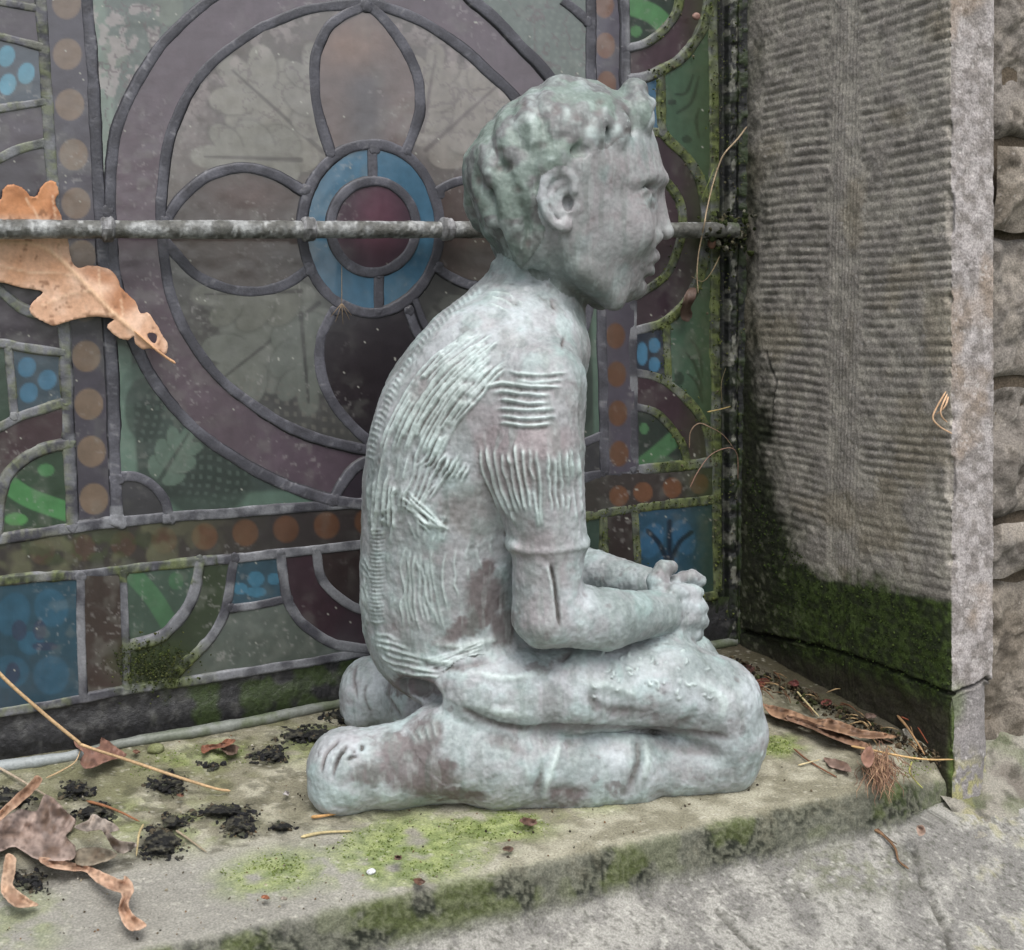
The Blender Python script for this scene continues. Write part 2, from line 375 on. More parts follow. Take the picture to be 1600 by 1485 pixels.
paint([k_plr], b(910, 610, 18, 62, 0, .1), (50,66,62), .8); e, _ = seg_dist(GX, GY, np.array([(932,490),(936,690)])); paint([k_plr], 1-ss(5, 10, e), (96,128,112), .9)
# small blue and green pieces
for x, y in ((10,88),(41,115),(12,132),(-20,100)): paint([k_gb], b(x, y, 13, 17, 15), (68,164,196), .9)
for x, y in ((42,574),(74,594),(45,614)): paint([k_gb2], b(x, y, 14, 16, 20), (52,126,164), .9)
for x, y, rx, ry in ((1003,553,9,18),(1022,540,9,12),(1022,570,9,12)): paint([k_rb2], b(x, y, rx, ry), (44,132,176), .95)
for x, y, rx, ry, a in ((20,960,26,34,20),(80,950,26,30,-20),(15,1050,30,26,0),(80,1055,28,30,10),(48,1005,20,18,0)): paint([k_sq], b(x, y, rx, ry, a), (22,96,128), .8)
for x, y, rx, ry in ((30,985,12,16),(62,985,10,16),(20,1052,11,17),(70,1010,20,7)): paint([k_sq], b(x, y, rx, ry), (44,58,92), .8)
for x, y, rx, ry in ((400,905,13,12),(375,920,12,9),(428,905,10,9),(400,925,16,8)): paint([k_bs], b(x, y, rx, ry), (34,124,160), .85)
for x, y, rx, ry, a in ((1018,845,18,28,20),(1068,840,18,28,-20),(1045,880,14,16,0)): paint([k_sq2], b(x, y, rx, ry, a), (34,104,146), .85)
for p in ([(1046,885),(1030,850),(1012,830)], [(1046,885),(1060,850),(1080,832)], [(1046,890),(1046,815)]):
    e, _ = seg_dist(GX, GY, catmull(p, 6)); paint([k_sq2], 1-ss(2.5, 5, e), (28,40,58), .9)
def band(k, p, w, c, a=.9):
    e, _ = seg_dist(GX, GY, catmull(p, 8)); paint(k, 1-ss(w*.8, w, e), c, a)
band([k_gl], [(10,755),(45,778),(105,800)], 17, (72,150,80)); paint([k_gl], b(72, 735, 13, 10), (72,144,82), .9); paint([k_gl], b(25, 812, 18, 10), (80,160,80), .9)
band([k_gq], [(205,895),(240,935),(270,985)], 16, (72,128,84), .8); paint([k_gq], b(275, 908, 12, 14), (66,120,80), .7)
band([k_r1], [(990,10),(1020,22),(1045,45)], 17, (86,156,92)); paint([k_r1], b(994, 49, 9, 9), (84,148,88), .9)
band([k_r4], [(1002,728),(1030,706),(1060,680)], 14, (74,132,82)); paint([k_r4], b(1006, 670, 7, 9), (78,140,88), .9); paint([k_r4], b(1040, 722, 14, 8), (60,104,66), .8)
for p, k in (([(1056,148),(1072,145),(1083,118)], k_r2), ([(1058,177),(1080,160),(1092,120)], k_r2), ([(1092,170),(1088,190),(1092,215)], k_r2), ([(1080,532),(1092,550),(1098,590)], k_r3), ([(1072,552),(1086,570),(1098,610)], k_r3), ([(1076,585),(1090,600),(1098,630)], k_r3)):
    e, t = seg_dist(GX, GY, catmull(p, 8)); paint([k], 1-ss(1.5, 4.5, e+abs(t-.5)*3), (34,56,48), .9)
paint([k_r3], b(1061, 592, 8, 11), (40,62,52), .9); paint([k_r2], b(1050, 160, 7, 5), (40,62,52), .9); paint([k_r2], b(1073, 218, 8, 6), (40,62,52), .8)
# dirt, dust and green film
P2 = np.stack([GX, GY, GX*0], -1)
n_big = fbm(P2, 90, 4, 5); n_f = fbm(P2, 22, 3, 9); n_s = vnoise(P2, 5., 4)
lum = GC.mean(-1, keepdims=True); GC = lum+(GC-lum)*.76; GC *= (0.52+.26*n_big+.10*(fbm(P2*np.array([1, .2, 1]), 9, 3, 55)-.5))[..., None]
dO, _ = seg_dist(GX, GY, np.vstack([catmull(rI, 6, True)[:], catmull(rI, 6, True)[:1]])); peel = ss(.50, .6, fbm(P2, 16, 4, 31))*(1-ss(150, 300, GY))*np.maximum(1-ss(14, 60, dO), (GX < 250)*1.)
for k in (k_ul, k_ur, k_pul, k_pur): paint([k], peel, (150,140,140), .38)
for k in (k_ul, k_ur, k_pul, k_pur):   # cracked flaking paint edges
    cr = 1-ss(.008, .03, np.abs(fbm(P2, 30, 4, 77)-.5)); paint([k], cr*(1-ss(150, 300, GY)), (84,76,78), .55)
GC[:] = mix(GC, lin((120,122,116)), .22*ss(.5, .75, n_f)*ss(.35, .7, n_big)); GC[:] = mix(GC, lin((150,148,146)), .35*ss(.66, .8, fbm(P2, 6, 3, 57))*ss(.45, .7, n_big))
mossG = ss(1045, 1118, GX+20*(n_f-.5))*.85; mossG = np.maximum(mossG, .8*b(235, 1035, 60, 36, 0, .5)*ss(.3, .5, n_f+.15))
mossG = np.maximum(mossG, ss(.45, .62, n_f)*.7*(1-ss(180, 330, GX))*ss(800, 850, GY)*(1-ss(880, 905, GY+GX*.09)))
GC[:] = mix(GC, lin((50,62,30)), mossG*.8)
GC[:] = mix(GC, lin((92,92,72)), .7*ss(.4, .6, fbm(P2, 30, 3, 12))*np.isin(lab, [k_bb])*(1-ss(200, 420, GX)))
spk = (vnoise(P2, 3.2, 91) > .968) & (vnoise(P2, 40, 92) > .5); GC[spk] = lin((150,150,142))

win_o = empty('stained_glass_window', (0.36, 0, -0.36), label='leaded stained glass window with a purple roundel and blue centre ring behind the statue', category='window', kind='thing')
Pw = on_y(GX, GY, 0.0012)
Pw[..., 1] += .0012*(vnoise(P2, 160, 2)-.5)+.0004*(fbm(P2, 30, 2, 8)-.5)
vals, cnts = np.unique(lab[lab >= 0], return_counts=True)
for k in vals:
    m = lab == k; js, is_ = np.where(m)
    if len(js) < 30: continue
    j0, j1, i0, i1 = js.min(), js.max()+1, is_.min(), is_.max()+1
    sub = m[j0:j1, i0:i1]
    if sub.shape[0] < 2 or sub.shape[1] < 2: continue
    keep = sub[:-1, :-1] & sub[1:, :-1] & sub[:-1, 1:] & sub[1:, 1:]
    if keep.sum() < 8: continue
    tilt = rng.normal(0, .006, 2); Pk = Pw[j0:j1, i0:i1].copy(); c = Pk.reshape(-1, 3).mean(0)
    Pk[..., 1] += np.clip((Pk[..., 0]-c[0])*tilt[0]+(Pk[..., 2]-c[2])*tilt[1], -.0006, .0006)
    grid_mesh('glass_pane', Pk, MAT['glass'], win_o, GC[j0:j1, i0:i1], keep)

def came_moss(x, y):
    n = fbm(np.stack([x, y, x*0], -1), 22, 3, 41)
    f = ss(995, 1035, x)*(.6+.5*ss(.35, .6, n)); f = np.where((x > 985) & (y > 760), .9, f)
    f = np.where((x > 895) & (x < 1000) & (y > 775), .75, f)
    f = np.maximum(f, .8*ss(.4, .6, n)*(x < 340)*(y > 862)*(y < 912))
    f = np.maximum(f, blob(x, y, 245, 1040, 85, 45, 0, .4)*ss(.3, .5, n)); f = np.maximum(f, .45*ss(.45, .65, n)*(x < 112)*(y > 20))
    return np.clip(f*ss(.25, .5, n+.2), 0, 1)
def came_col(x, y, h, seed):
    P = np.stack([x, y, x*0+seed*.1], -1); n = fbm(P, 30, 4, 51); n2 = fbm(P, 7, 2, 52)
    c = mix(lin((60,60,67))*np.ones(x.shape+(3,)), lin((86,86,94)), ss(.35, .7, n)*ss(.2, 1., h)); c = mix(c, lin((34,34,38)), .75*(1-ss(.3, .5, h))); sc = vnoise(P*np.array([1, 1, 1]), 2.6, 61); c = mix(c, lin((120,120,126)), .35*ss(.8, .95, sc)*ss(.5, 1., h)); c = mix(c, lin((48,46,50)), .4*ss(.6, .75, fbm(P, 14, 3, 66)))
    left = np.clip((x < 120)*1.*(y > 150)+(y > 790)+(x > 980), 0, 1)
    c = mix(c, lin((132,134,138)), .6*left*ss(.3, .6, n)); c = mix(c, lin((150,150,154)), .4*ss(.66, .78, n2)*ss(.45, .6, n))
    c = mix(c, lin((112,114,98)), .5*(x < 110)*ss(.4, .6, n2))
    return mix(c, mix(lin((44,52,26))*np.ones(x.shape+(3,)), lin((92,102,54)), ss(.35, .65, n2)), came_moss(x, y)*.92)
def resample(p, step, closed):
    if closed: p = np.vstack([p, p[:1]])
    L = np.r_[0, np.cumsum(np.hypot(*np.diff(p, axis=0).T))]; n = max(3, int(L[-1]/step)); s = np.linspace(0, L[-1], n)
    return np.stack([np.interp(s, L, p[:, 0]), np.interp(s, L, p[:, 1])], 1)
for ci, (p, w, closed) in enumerate(CAMES):
    p = resample(p, 3.2, closed); t = np.gradient(p, axis=0)
    if closed: t[0] = t[-1] = p[1]-p[-2]
    t /= np.linalg.norm(t, axis=1)[:, None]+1e-9; nrm = np.stack([-t[:, 1], t[:, 0]], 1)
    prof = np.array([-1.22, -1.2, -1.02, -.98, -.86, -.5, .5, .86, .98, 1.02, 1.2, 1.22]); hh = np.array([0, .30, .34, .74, .93, 1, 1, .93, .74, .34, .30, 0])
    Pn = np.stack([p[:, 0], p[:, 1], p[:, 0]*0+ci*30], -1)
    wob = 1+.16*(fbm(Pn, 24, 3, 3)-.5)*2; off = (fbm(Pn, 60, 2, 6)-.5)*3.
    X = p[:, None, 0]+nrm[:, None, 0]*(prof[None]*w/2*wob[:, None]+off[:, None]); Y = p[:, None, 1]+nrm[:, None, 1]*(prof[None]*w/2*wob[:, None]+off[:, None])
    P = on_y(X, Y, 0.); H = hh[None]*(.0021+.0003*math.sin(ci*1.7))*np.ones_like(X)
    N3 = np.stack([X, Y, X*0], -1); ms = came_moss(X, Y)
    H = H+hh[None]*((fbm(N3, 26, 3, 8)-.5)*.0006+ms*.0012*fbm(N3, 6, 2, 19))
    P[..., 1] = .0022-H
    grid_mesh('lead_came', P, MAT['lead'], win_o, came_col(X, Y, hh[None]*np.ones_like(X), ci), flip=True)
def lump(name, c, r, mat, parent, col, seed=0, sq=(1, 1, 1), amp=.3, sub=3, ns=None, **kw):
    import bmesh
    bm = bmesh.new(); bmesh.ops.create_icosphere(bm, subdivisions=sub, radius=1)
    v = np.array([x.co for x in bm.verts]); F = np.array([[q.index for q in f.verts] for f in bm.faces]); bm.free()
    n = fbm(v+seed*3.1, ns or .8, 3, seed); v = v*(1+amp*2*(n-.5))[:, None]*np.array(sq)*r+np.asarray(c)
    cc = mix(np.ones((len(v), 3))*lin(col[0]), lin(col[1]), ss(.35, .65, n)); return mk(name, v, F, mat, parent, cc, **kw)
for i, (x, y, r) in enumerate([(572,10,13),(583,232,11),(583,282,8),(592,428,8),(591,488,9),(478,298,11),(484,420,11),(688,300,11),(686,420,11),(516,238,9),(636,238,10),(523,487,10),(640,485,10),(184,748,12),(184,815,14),(264,810,11),(522,783,13),(168,330,11),(112,824,10),(192,895,9),(312,876,9),(366,872,9),(440,866,9),(494,862,9),(358,950,9),(450,936,9),(1033,113,9),(1035,205,10),(1043,510,9),(1045,594,9),(990,736,9),(1075,726,8),(946,738,9),(943,804,8),(992,797,8),(101,551,8),(105,628,9),(110,695,9),(126,902,9),(13,541,8),(23,650,8),(920,34,11),(255,345,10),(560,702,9)]):
    q = on_y(x, y, .0006); nm = came_col(np.array([x*1.]), np.array([y*1.]), np.array([1.]), i)[0]
    c8 = np.clip(nm, 0, 1)**(1/2.2)*255
    lump('solder_joint', q, r*.00045, MAT['lead'], win_o, (c8*.85, np.minimum(c8*1.1, 255)), i, (1, .20, 1), .55, 3)
# dark iron glazing frame below and at the right, putty strip
def strip_mesh(name, top, bot, n, m, yf, colf, mat, parent, amp=0, **kw):
    s = np.linspace(0, 1, n)[:, None]; t = np.linspace(0, 1, m)[None]
    tx = np.linspace(0, 1, len(top)); T = np.stack([np.interp(s[:, 0], tx, [q[k] for q in top]) for k in (0, 1)], -1); B = np.stack([np.interp(s[:, 0], tx, [q[k] for q in bot]) for k in (0, 1)], -1)
    XY = T[:, None]*(1-t[..., None])+B[:, None]*t[..., None]; X, Y = XY[..., 0], XY[..., 1]
    P = on_y(X, Y, 0.); P = on_y(X, Y, yf(t)*np.ones_like(X)); N3 = np.stack([X, Y, X*0], -1); P[..., 1] -= amp*(fbm(N3, 14, 4, 3)-.5)
    return grid_mesh(name, P, mat, parent, colf(X, Y, N3), flip=True, **kw)
xs = [-150,0,119,237,332,475,546,740,960,1122,1160]
bl = lambda x: 1183+(109-x)*.158
strip_mesh('bottom_frame', [(x, np.interp(x, Fx, Fy)+3) for x in xs], [(x, bl(x)+4) for x in xs], 500, 40, lambda t: .0015+.001*np.sin(t*9),
    lambda X, Y, N: mix(mix(lin((38,38,40))*np.ones(X.shape+(3,)), lin((72,72,71)), .8*ss(.52, .8, fbm(N, 16, 4, 6))), lin((48,62,28)), .8*ss(210, 320, X)*ss(.42, .6, fbm(N, 40, 3, 9))), MAT['iron'], win_o, .0015)
# cement bead where glass meets the sill
n = 420; s = np.linspace(-150, 1150, n); a = np.linspace(-.3, math.pi+.3, 10)
q = on_sill(s, np.interp(s, [-150,0,74,109,190,295,360,498,1150], [1225,1199,1187,1182,1164,1147,1134,1107,1004])+1.5*np.sin(s*.02), .0032)
P = np.zeros((n, 10, 3)); rr = .0042*(1+.22*(fbm(np.stack([s, s*0, s*0], -1), 40, 3, 4)-.5)*2)
P[..., 0] = q[:, None, 0]; P[..., 1] = q[:, None, 1]+.001-np.sin(a)[None]*rr[:, None]; P[..., 2] = q[:, None, 2]+np.cos(a)[None]*rr[:, None]*1.05
Nn = np.stack([s[:, None]*np.ones(10), np.arange(10)[None]*3+0*s[:, None], 0*s[:, None]*np.ones(10)], -1)
nb = fbm(Nn, 40, 4, 14); P[..., 1] -= .001*(fbm(Nn, 8, 2, 5)-.5)
grid_mesh('cement_bead', P, MAT['lead'], win_o, mix(mix(lin((116,120,114))*np.ones((n, 10, 3)), lin((150,156,158)), (s[:, None] < 130)*np.ones(10)*.8), lin((88,96,76)), ss(.45, .6, nb)*ss(100, 420, s)[:, None]), flip=False)

# right: dark frame channel and flaking putty
XJ = on_y(1163, 500, 0.)[0]
pxs = np.concatenate([np.linspace(1120, 1166, 44)]); pys = np.linspace(-170, 1060, 560); A, B = np.meshgrid(pxs, pys)
P = on_y(A, B, 0.); N3 = np.stack([A, B, A*0], -1); nz = fbm(N3, 12, 4, 61); nz2 = fbm(N3*np.array([1, .35, 1]), 6, 3, 62)
prof = np.interp(A, [1120, 1125, 1128, 1138, 1141, 1150, 1156, 1166], [.002, .002, .008, .008, .001, -.001, .002, -.002])
P[..., 1] = prof-(nz-.5)*.004*ss(1136, 1142, A)
P[..., 0] = np.minimum(P[..., 0], XJ+.004)
cc = mix(lin((22,24,24))*np.ones(A.shape+(3,)), lin((44,56,28)), ss(.45, .62, nz)*(.3+.7*ss(1140, 1160, A)))
fl_ = ss(.56, .62, nz2)*blob(A, B, 1147, B, 8, 9, 0, .6); cc = mix(cc, lin((128,128,118)), fl_*.75)
grid_mesh('frame_channel', P, MAT['iron'], win_o, cc, flip=True)

# ================================================================ MASONRY
def jy(z): return -.262+(z-.0)*.0515          # front corner of the reveal, leaning slightly
wall = empty('stone_wall', (XJ+.04, -.26, -.4), label='grey sandstone wall at the right with a tooled window jamb and rough blocks', category='wall', kind='thing')
# wrap parameter s : 0 at window -> 1 at corner ; then front face
zs = np.arange(-.415, .36, .0013); s1 = np.linspace(.012, -1, 215); RW = .0475
n1 = len(s1); s2 = np.linspace(0, 1, 40)[1:]
Z = zs[:, None]*np.ones(n1+39); Yv = np.zeros_like(Z); Xv = np.zeros_like(Z)
yc = jy(zs)
Yv[:, :n1] = np.where(s1 > 0, s1, -s1*yc[:, None]); Xv[:, :n1] = XJ
Yv[:, n1:] = yc[:, None]; Xv[:, n1:] = XJ+s2[None]*RW
P = np.stack([Xv, Yv, Z], -1); px, py = proj(P); N3 = P.copy()
isR = np.zeros(Z.shape, bool); isR[:, :n1] = True
fr = np.zeros_like(Z); fr[:, :n1] = np.clip(-s1, 0, 1)                       # 0 at window, 1 at corner
g1 = fbm(N3, .012, 4, 3); g2 = fbm(N3, .05, 3, 4); g3 = vnoise(N3, .0022, 8)
# tooling: chiselled furrows left and right of a smooth vertical band
wobz = Z+.0010*np.sin(Yv*30+1)+.0010*(vnoise(N3, .06, 2)-.5)+.0012*(vnoise(N3*np.array([1, .5, 1]), .009, 5)-.5)
sp = .0068+.0004*np.sin(Z*20)
ph = (wobz+(Yv+.13)*np.where(fr > .55, .03, -.02))/.0074+.25*np.sin(Z*41)+np.where(fr > .6, .4, 0)
fur = (1-np.abs(2*(ph % 1)-1))**1.6
lw_ = ss(.08, .11, fr)*(1-ss(.44, .47, fr)); rw_ = ss(.60, .63, fr)*(1-ss(1.02, 1.05, fr))
tool = (lw_+rw_)*(.45+.75*ss(.25, .6, vnoise(N3, .03, 21)))
low = ss(-.235, -.19, Z)
ver = (1-ss(.05, .5, np.abs((Yv*1./.0042) % 1-.5)))*ss(.45, .48, fr)*(1-ss(.59, .62, fr))
dep = tool*fur*.0012*(.25+.75*low)*(.35+1.2*vnoise(N3*np.array([1, .4, 1]), .008, 33))+ver*.0006+(g1-.5)*.0028+(g3-.5)*.0009
crk_y = np.interp(px, [1150,1300,1400,1475,1487,1520,1545,1560,1600], [985,1016,1050,1083,1088,1075,1062,1075,1090])
cd = np.abs(py-crk_y-6*(vnoise(N3, .01, 9)-.5)); crack = 1-ss(1., 5., cd)
c2, _ = seg_dist(px, py, catmull([(1197,550),(1203,575),(1212,598),(1207,620),(1205,660)], 4)); crack = np.maximum(crack, .6*(1-ss(.8, 2.2, c2)))
dep += crack*.005; lowb = ss(0, 8, py-crk_y); dep += lowb*((g2-.5)*.010+.002)+(1-isR)*(.0015*(fbm(N3, .006, 3, 7)-.5))
chip = ss(.6, .75, vnoise(N3, .018, 44)); edge = np.exp(-((fr-1)/.03)**2)*isR
cornr = np.exp(-(np.where(isR, (1-fr)*.26, (Xv-XJ))/.004)**2)
Pd = P.copy(); Pd[..., 0] += np.where(isR, dep, 0)+cornr*(.0012+.004*chip)*1.; Pd[..., 1] += np.where(isR, 0, dep)+cornr*(.0012+.002*chip)
fx = np.where(isR, 0, (Xv-XJ)/RW); Pd[..., 1] += np.where(isR, 0, .010*ss(.9, 1.02, fx)*1.+lowb*.008*ss(.6, 1, fx))
rS = lin((156,150,143))*np.ones(Z.shape+(3,)); cc = mix(rS, lin((176,170,160)), ss(.4, .62, g1)); cc = mix(cc, lin((116,112,105)), ss(.55, .7, fbm(N3, .008, 3, 31))*.5)
cc = mix(cc, lin((150,138,112)), .35*ss(.55, .7, g2))
cc = mix(cc, mix(lin((132,126,124))*np.ones(Z.shape+(3,)), lin((172,166,166)), ss(.35, .62, fbm(N3, .007, 4, 131))), (~isR)*.85*(1-lowb)); cc = mix(cc, lin((150,128,104)), .4*(~isR)*ss(.55, .66, g2)); cc = mix(cc, lin((138,134,134)), (~isR)*lowb*.9)
cc = mix(cc, lin((60,57,50)), tool*fur**2*.4*(.4+vnoise(N3*np.array([1, .4, 1]), .008, 33)))
cc = mix(cc, lin((206,202,200)), (g3 > .86)*.5*(1-.3*isR))
nm = fbm(N3, .02, 4, 71); nm2 = fbm(N3, .006, 3, 72)
mx_edge = np.interp(py, [-170,0,200,330,420,520,600,700,800,880,905,960,1100,1300], [1172,1176,1178,1192,1180,1186,1200,1212,1228,1248,1290,1600,1600,1600])
mossR = 1-ss(-30, 26, px-mx_edge+60*(nm-.5)+44*(nm2-.5))
bm_ = ss(-34, 30, py-np.interp(px, [1200,1290,1380,1430,1487,1500], [880,912,908,938,1000,1040])+70*(nm-.5)+26*(nm2-.5))*isR
mossR = np.maximum(mossR*isR, bm_)
mc = mix(lin((34,46,20))*np.ones(Z.shape+(3,)), lin((60,78,30)), ss(.4, .62, nm2)); blk = np.clip((1-ss(1190, 1262, px+40*(nm-.5)))*ss(-100, 150, py)+ss(10, 60, py-crk_y)+ss(1040, 960, py)*0, 0, 1)
mc = mix(mc, lin((24,26,20)), blk*.75); mc = mix(mc, lin((112,112,98)), .5*ss(.6, .68, nm2)*(1-ss(1200, 1290, px))*ss(650, 850, py))
mc = mix(mc, lin((58,52,44)), ss(10, 40, py-crk_y)*.55)
cc = mix(cc, mc, np.clip(mossR, 0, 1)*.95)
cc = mix(cc, lin((92,112,52)), .7*cornr*ss(1095, 1140, py)*(1-ss(1200, 1260, py))+.5*(~isR)*blob(px, py, 1495, 1100, 16, 30, 0, .6))
cc = mix(cc, lin((172,168,96)), .55*(~isR)*ss(.5, .62, nm2)*blob(px, py, 1510, 1250, 40, 60, 0, .6))
cc = mix(cc, lin((20,20,14)), crack*.8)
lowm = (py > crk_y)
grid_mesh('stone', Pd, MAT['stone'], wall, cc, ~lowm, label='tall tooled jamb stone with chiselled furrows', flip=True)
grid_mesh('stone', Pd, MAT['stone'], wall, cc, lowm, label='rough dark foot block of the jamb below the crack', flip=True)
# rubble blocks right of the jamb
def rock(xa, xb, za, zb, yf, seed, col, parent=wall, amp=.015):
    nx = max(8, int((xb-xa)/.0016)); nz = max(8, int((zb-za)/.0016)); u = np.linspace(0, 1, nx)[:, None]; v = np.linspace(0, 1, nz)[None]
    X = xa+(xb-xa)*u+0*v; Zz = za+(zb-za)*v+0*u; Q = np.stack([X, X*0+seed, Zz], -1)
    ed = np.minimum(np.minimum(u, 1-u)*(xb-xa), np.minimum(v, 1-v)*(zb-za)); rnd = 1-np.exp(-ed/.005)
    h = rnd*.006+(fbm(Q, .03, 5, seed)-.5)*amp*2*rnd; Y = yf+.006-h
    X = X+(fbm(Q, .03, 2, seed+5)-.5)*.008; Zz = Zz+(fbm(Q, .03, 2, seed+6)-.5)*.012
    n = fbm(Q, .02, 4, seed+2); n2 = vnoise(Q, .0022, seed+3); c = mix(np.ones(X.shape+(3,))*lin(col), lin((150,142,132)), ss(.45, .65, n)*.6); c = mix(c, lin((74,68,62)), ss(.52, .35, n)*0+.6*ss(.55, .7, fbm(Q, .012, 3, seed+9)))
    c = mix(c, lin((190,184,176)), (n2 > .88)*.4)
    grid_mesh('stone', np.stack([X, Y, Zz], -1), MAT['stone'], parent, c)
zz = [.37, .235, .10, .03, -.085, -.195, -.245, -.40, -.56]
for i in range(len(zz)-1):
    rock(XJ+RW+.003, XJ+.30, zz[i+1]+.003, zz[i]-.003, -.252+.006*math.sin(i*2.3), 11+i, [(124,118,112),(128,122,116),(116,108,98),(132,126,120)][i % 4])
P = np.array([[[XJ-.0+RW*.9, -.2405, z] for z in (-.57, .4)], [[XJ+.32, -.2405, z] for z in (-.57, .4)]])
grid_mesh('mortar', P, MAT['stone'], wall, np.ones((2, 2, 3))*lin((96,86,74)))

# ================================================================ SILL
FE = -.296
prof = [(.03, SZ0+.03*SSL)]+[(y, SZ0+y*SSL) for y in np.arange(.028, FE+.006, -.0016)]
zf = SZ0+FE*SSL
for a in np.linspace(0, math.pi/2, 7)[1:]: prof.append((FE+.006-.006*math.sin(a), zf-.006+.006*math.cos(a)))
for z in np.arange(zf-.0075, zf-.036, -.0016): prof.append((FE-.002*((zf-z)/.04), z))
ze = prof[-1][1]; ye = prof[-1][0]
for a in np.linspace(0, 1, 5)[1:]: prof.append((ye-.004*a*a-.001*a, ze-.005*a))
yb, zb = prof[-1]; Kb = len(prof)
for d in np.arange(.0018, .30, .0018): prof.append((yb-d*.86, zb-d*.50))
prof = np.array(prof); xsS = np.arange(-.12, .99, .0019)
cutx = XJ+.0
P = np.zeros((len(xsS), len(prof), 3)); P[..., 0] = xsS[:, None]; P[..., 1] = prof[None, :, 0]; P[..., 2] = prof[None, :, 1]
seg = np.gradient(prof, axis=0); nrm = np.stack([seg[:, 1], -seg[:, 0]], 1); nrm /= np.linalg.norm(nrm, axis=1)[:, None]; nrm *= np.sign(nrm[:, 1:2]+1e-6)*1.
nrm = np.where((nrm[:, 1:2] < -.01), -nrm, nrm); nrm[np.abs(nrm[:, 1]) < .3, :] = [-1, 0]
px, py = proj(P); N3 = P.copy(); idx = np.arange(len(prof))
topz = idx < np.searchsorted(-prof[:, 0], -FE-.006)
isT = np.zeros(len(prof), bool); isT[:np.argmax(prof[:, 0] < FE+.0055)] = True
isB = idx >= Kb-2; isF = ~isT & ~isB
g1 = fbm(N3, .02, 5, 81); g2 = fbm(N3, .006, 4, 82); g3 = vnoise(N3, .0024, 83); gb = fbm(N3, .08, 3, 84); g4 = fbm(N3*np.array([1, 1, .7]), .0022, 3, 85)
dsp = (g1-.5)*.0028+(g2-.5)*.0016+(g3-.5)*.0006*isB
dsp += isF[None]*(g4-.5)*.003+isB[None]*((gb-.5)*.010+(g4-.5)*.0012)
def groove(pts, w, dpt):
    q, _ = seg_dist(px, py+6*(vnoise(N3, .01, 3)-.5), catmull(pts, 5)); return (1-ss(w*.3, w, q))*dpt
gv = groove([(1425,1320),(1440,1370),(1462,1420),(1485,1475),(1500,1530)], 7, 1)+groove([(1120,1425),(1150,1455),(1185,1490),(1210,1520)], 6, 1)+groove([(1228,1360),(1250,1390),(1290,1425)], 5, .5)+groove([(1230,1440),(1290,1430),(1360,1405),(1440,1380)], 6, .35)
dsp -= gv*isB[None]*.0034*(.3+1.2*vnoise(N3, .012, 92))
step = in_poly(px, py, [(1100,1400),(1228,1362),(1262,1405),(1300,1428),(1220,1446),(1160,1470),(1100,1415)]); dsp += step*isB[None]*.0018
# step block: the plinth courses stand a little proud of each other
cutr = 1-ss(XJ-.055, XJ-.02, P[..., 0]+.5*(-.30-P[..., 1])*0)
D3 = np.zeros_like(P); D3[..., 1] = nrm[None, :, 0]*1.; D3[..., 2] = nrm[None, :, 1]
D3[..., 1] = np.where(isT, 0, np.where(isB, -.5, -1)); D3[..., 2] = np.where(isT, 1, np.where(isB, .86, .1))
Ps = P+D3*dsp[..., None]
# the arris dies into the jamb at the right
dd = ss(XJ-.075, XJ+.0, P[..., 0]); frm = np.exp(-((P[..., 1]-FE)/.02)**2)
Ps[..., 1] += dd*(.0205)*ss(-.22, FE, P[..., 1])*(~isB[None]); Ps[..., 2] -= dd*frm*.018*(~isB[None])*ss(zf-.036, zf-.02, P[..., 2])
T = np.ones(P.shape[:2]+(3,))
cT = mix(T*lin((134,130,112)), lin((168,164,146)), ss(.42, .62, g1)); cT = mix(cT, lin((116,116,86)), .75*ss(.48, .62, fbm(N3, .035, 4, 86))*ss(1400, 1300, py+px*.22)); cT = mix(cT, lin((150,148,142)), .8*ss(1330, 1400, py+px*.12)*(1-ss(500, 900, px)))
mk_ = lambda x, y, rx, ry, a=0: blob(px, py, x, y, rx, ry, a, .6)
ms = np.maximum.reduce([mk_(640,1330,130,60,-8), mk_(770,1290,90,28), mk_(430,1365,90,34,-10)*.9, mk_(1215,1165,42,18)*.9, mk_(1290,1075,60,30)*.5, mk_(260,1290,110,40)*.5, mk_(520,1160,90,30,-8)*.6, mk_(40,1440,60,50)*.5, mk_(330,1180,90,20,-9)*.7, mk_(900,1268,90,14,-8)*.4, mk_(1010,1440,60,20)*0])
ms = np.clip(ms*ss(.36, .58, fbm(N3, .014, 4, 87)+.12*(ms > .6)), 0, 1)
for (x_, y_, rx_, ry_) in [(262,1228,30,16),(262,1212,16,10),(420,1180,30,13),(375,1288,32,20),(345,1268,50,12),(252,1318,38,26),(272,1285,28,16),(440,1292,22,8),(48,1376,30,18),(150,1270,40,16),(120,1235,30,16),(20,1250,36,18),(490,1150,60,14)]:
    cT = mix(cT, lin((58,56,48)), .7*blob(px+20*(g2-.5), py+16*(g1-.5), x_, y_, rx_, ry_, -8, .6)*ss(.35, .5, g2+.06))
mcol = mix(T*lin((108,128,58)), lin((146,160,92)), ss(.4, .6, g2)); cT = mix(cT, mcol, ms*.74)
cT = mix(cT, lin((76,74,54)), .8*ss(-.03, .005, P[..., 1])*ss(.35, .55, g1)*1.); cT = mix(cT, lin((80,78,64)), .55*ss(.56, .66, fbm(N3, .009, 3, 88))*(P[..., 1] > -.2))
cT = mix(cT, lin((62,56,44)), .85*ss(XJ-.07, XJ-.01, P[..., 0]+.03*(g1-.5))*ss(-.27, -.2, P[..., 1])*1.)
cT = mix(cT, lin((208,204,190)), (g3 > .84)*.35)
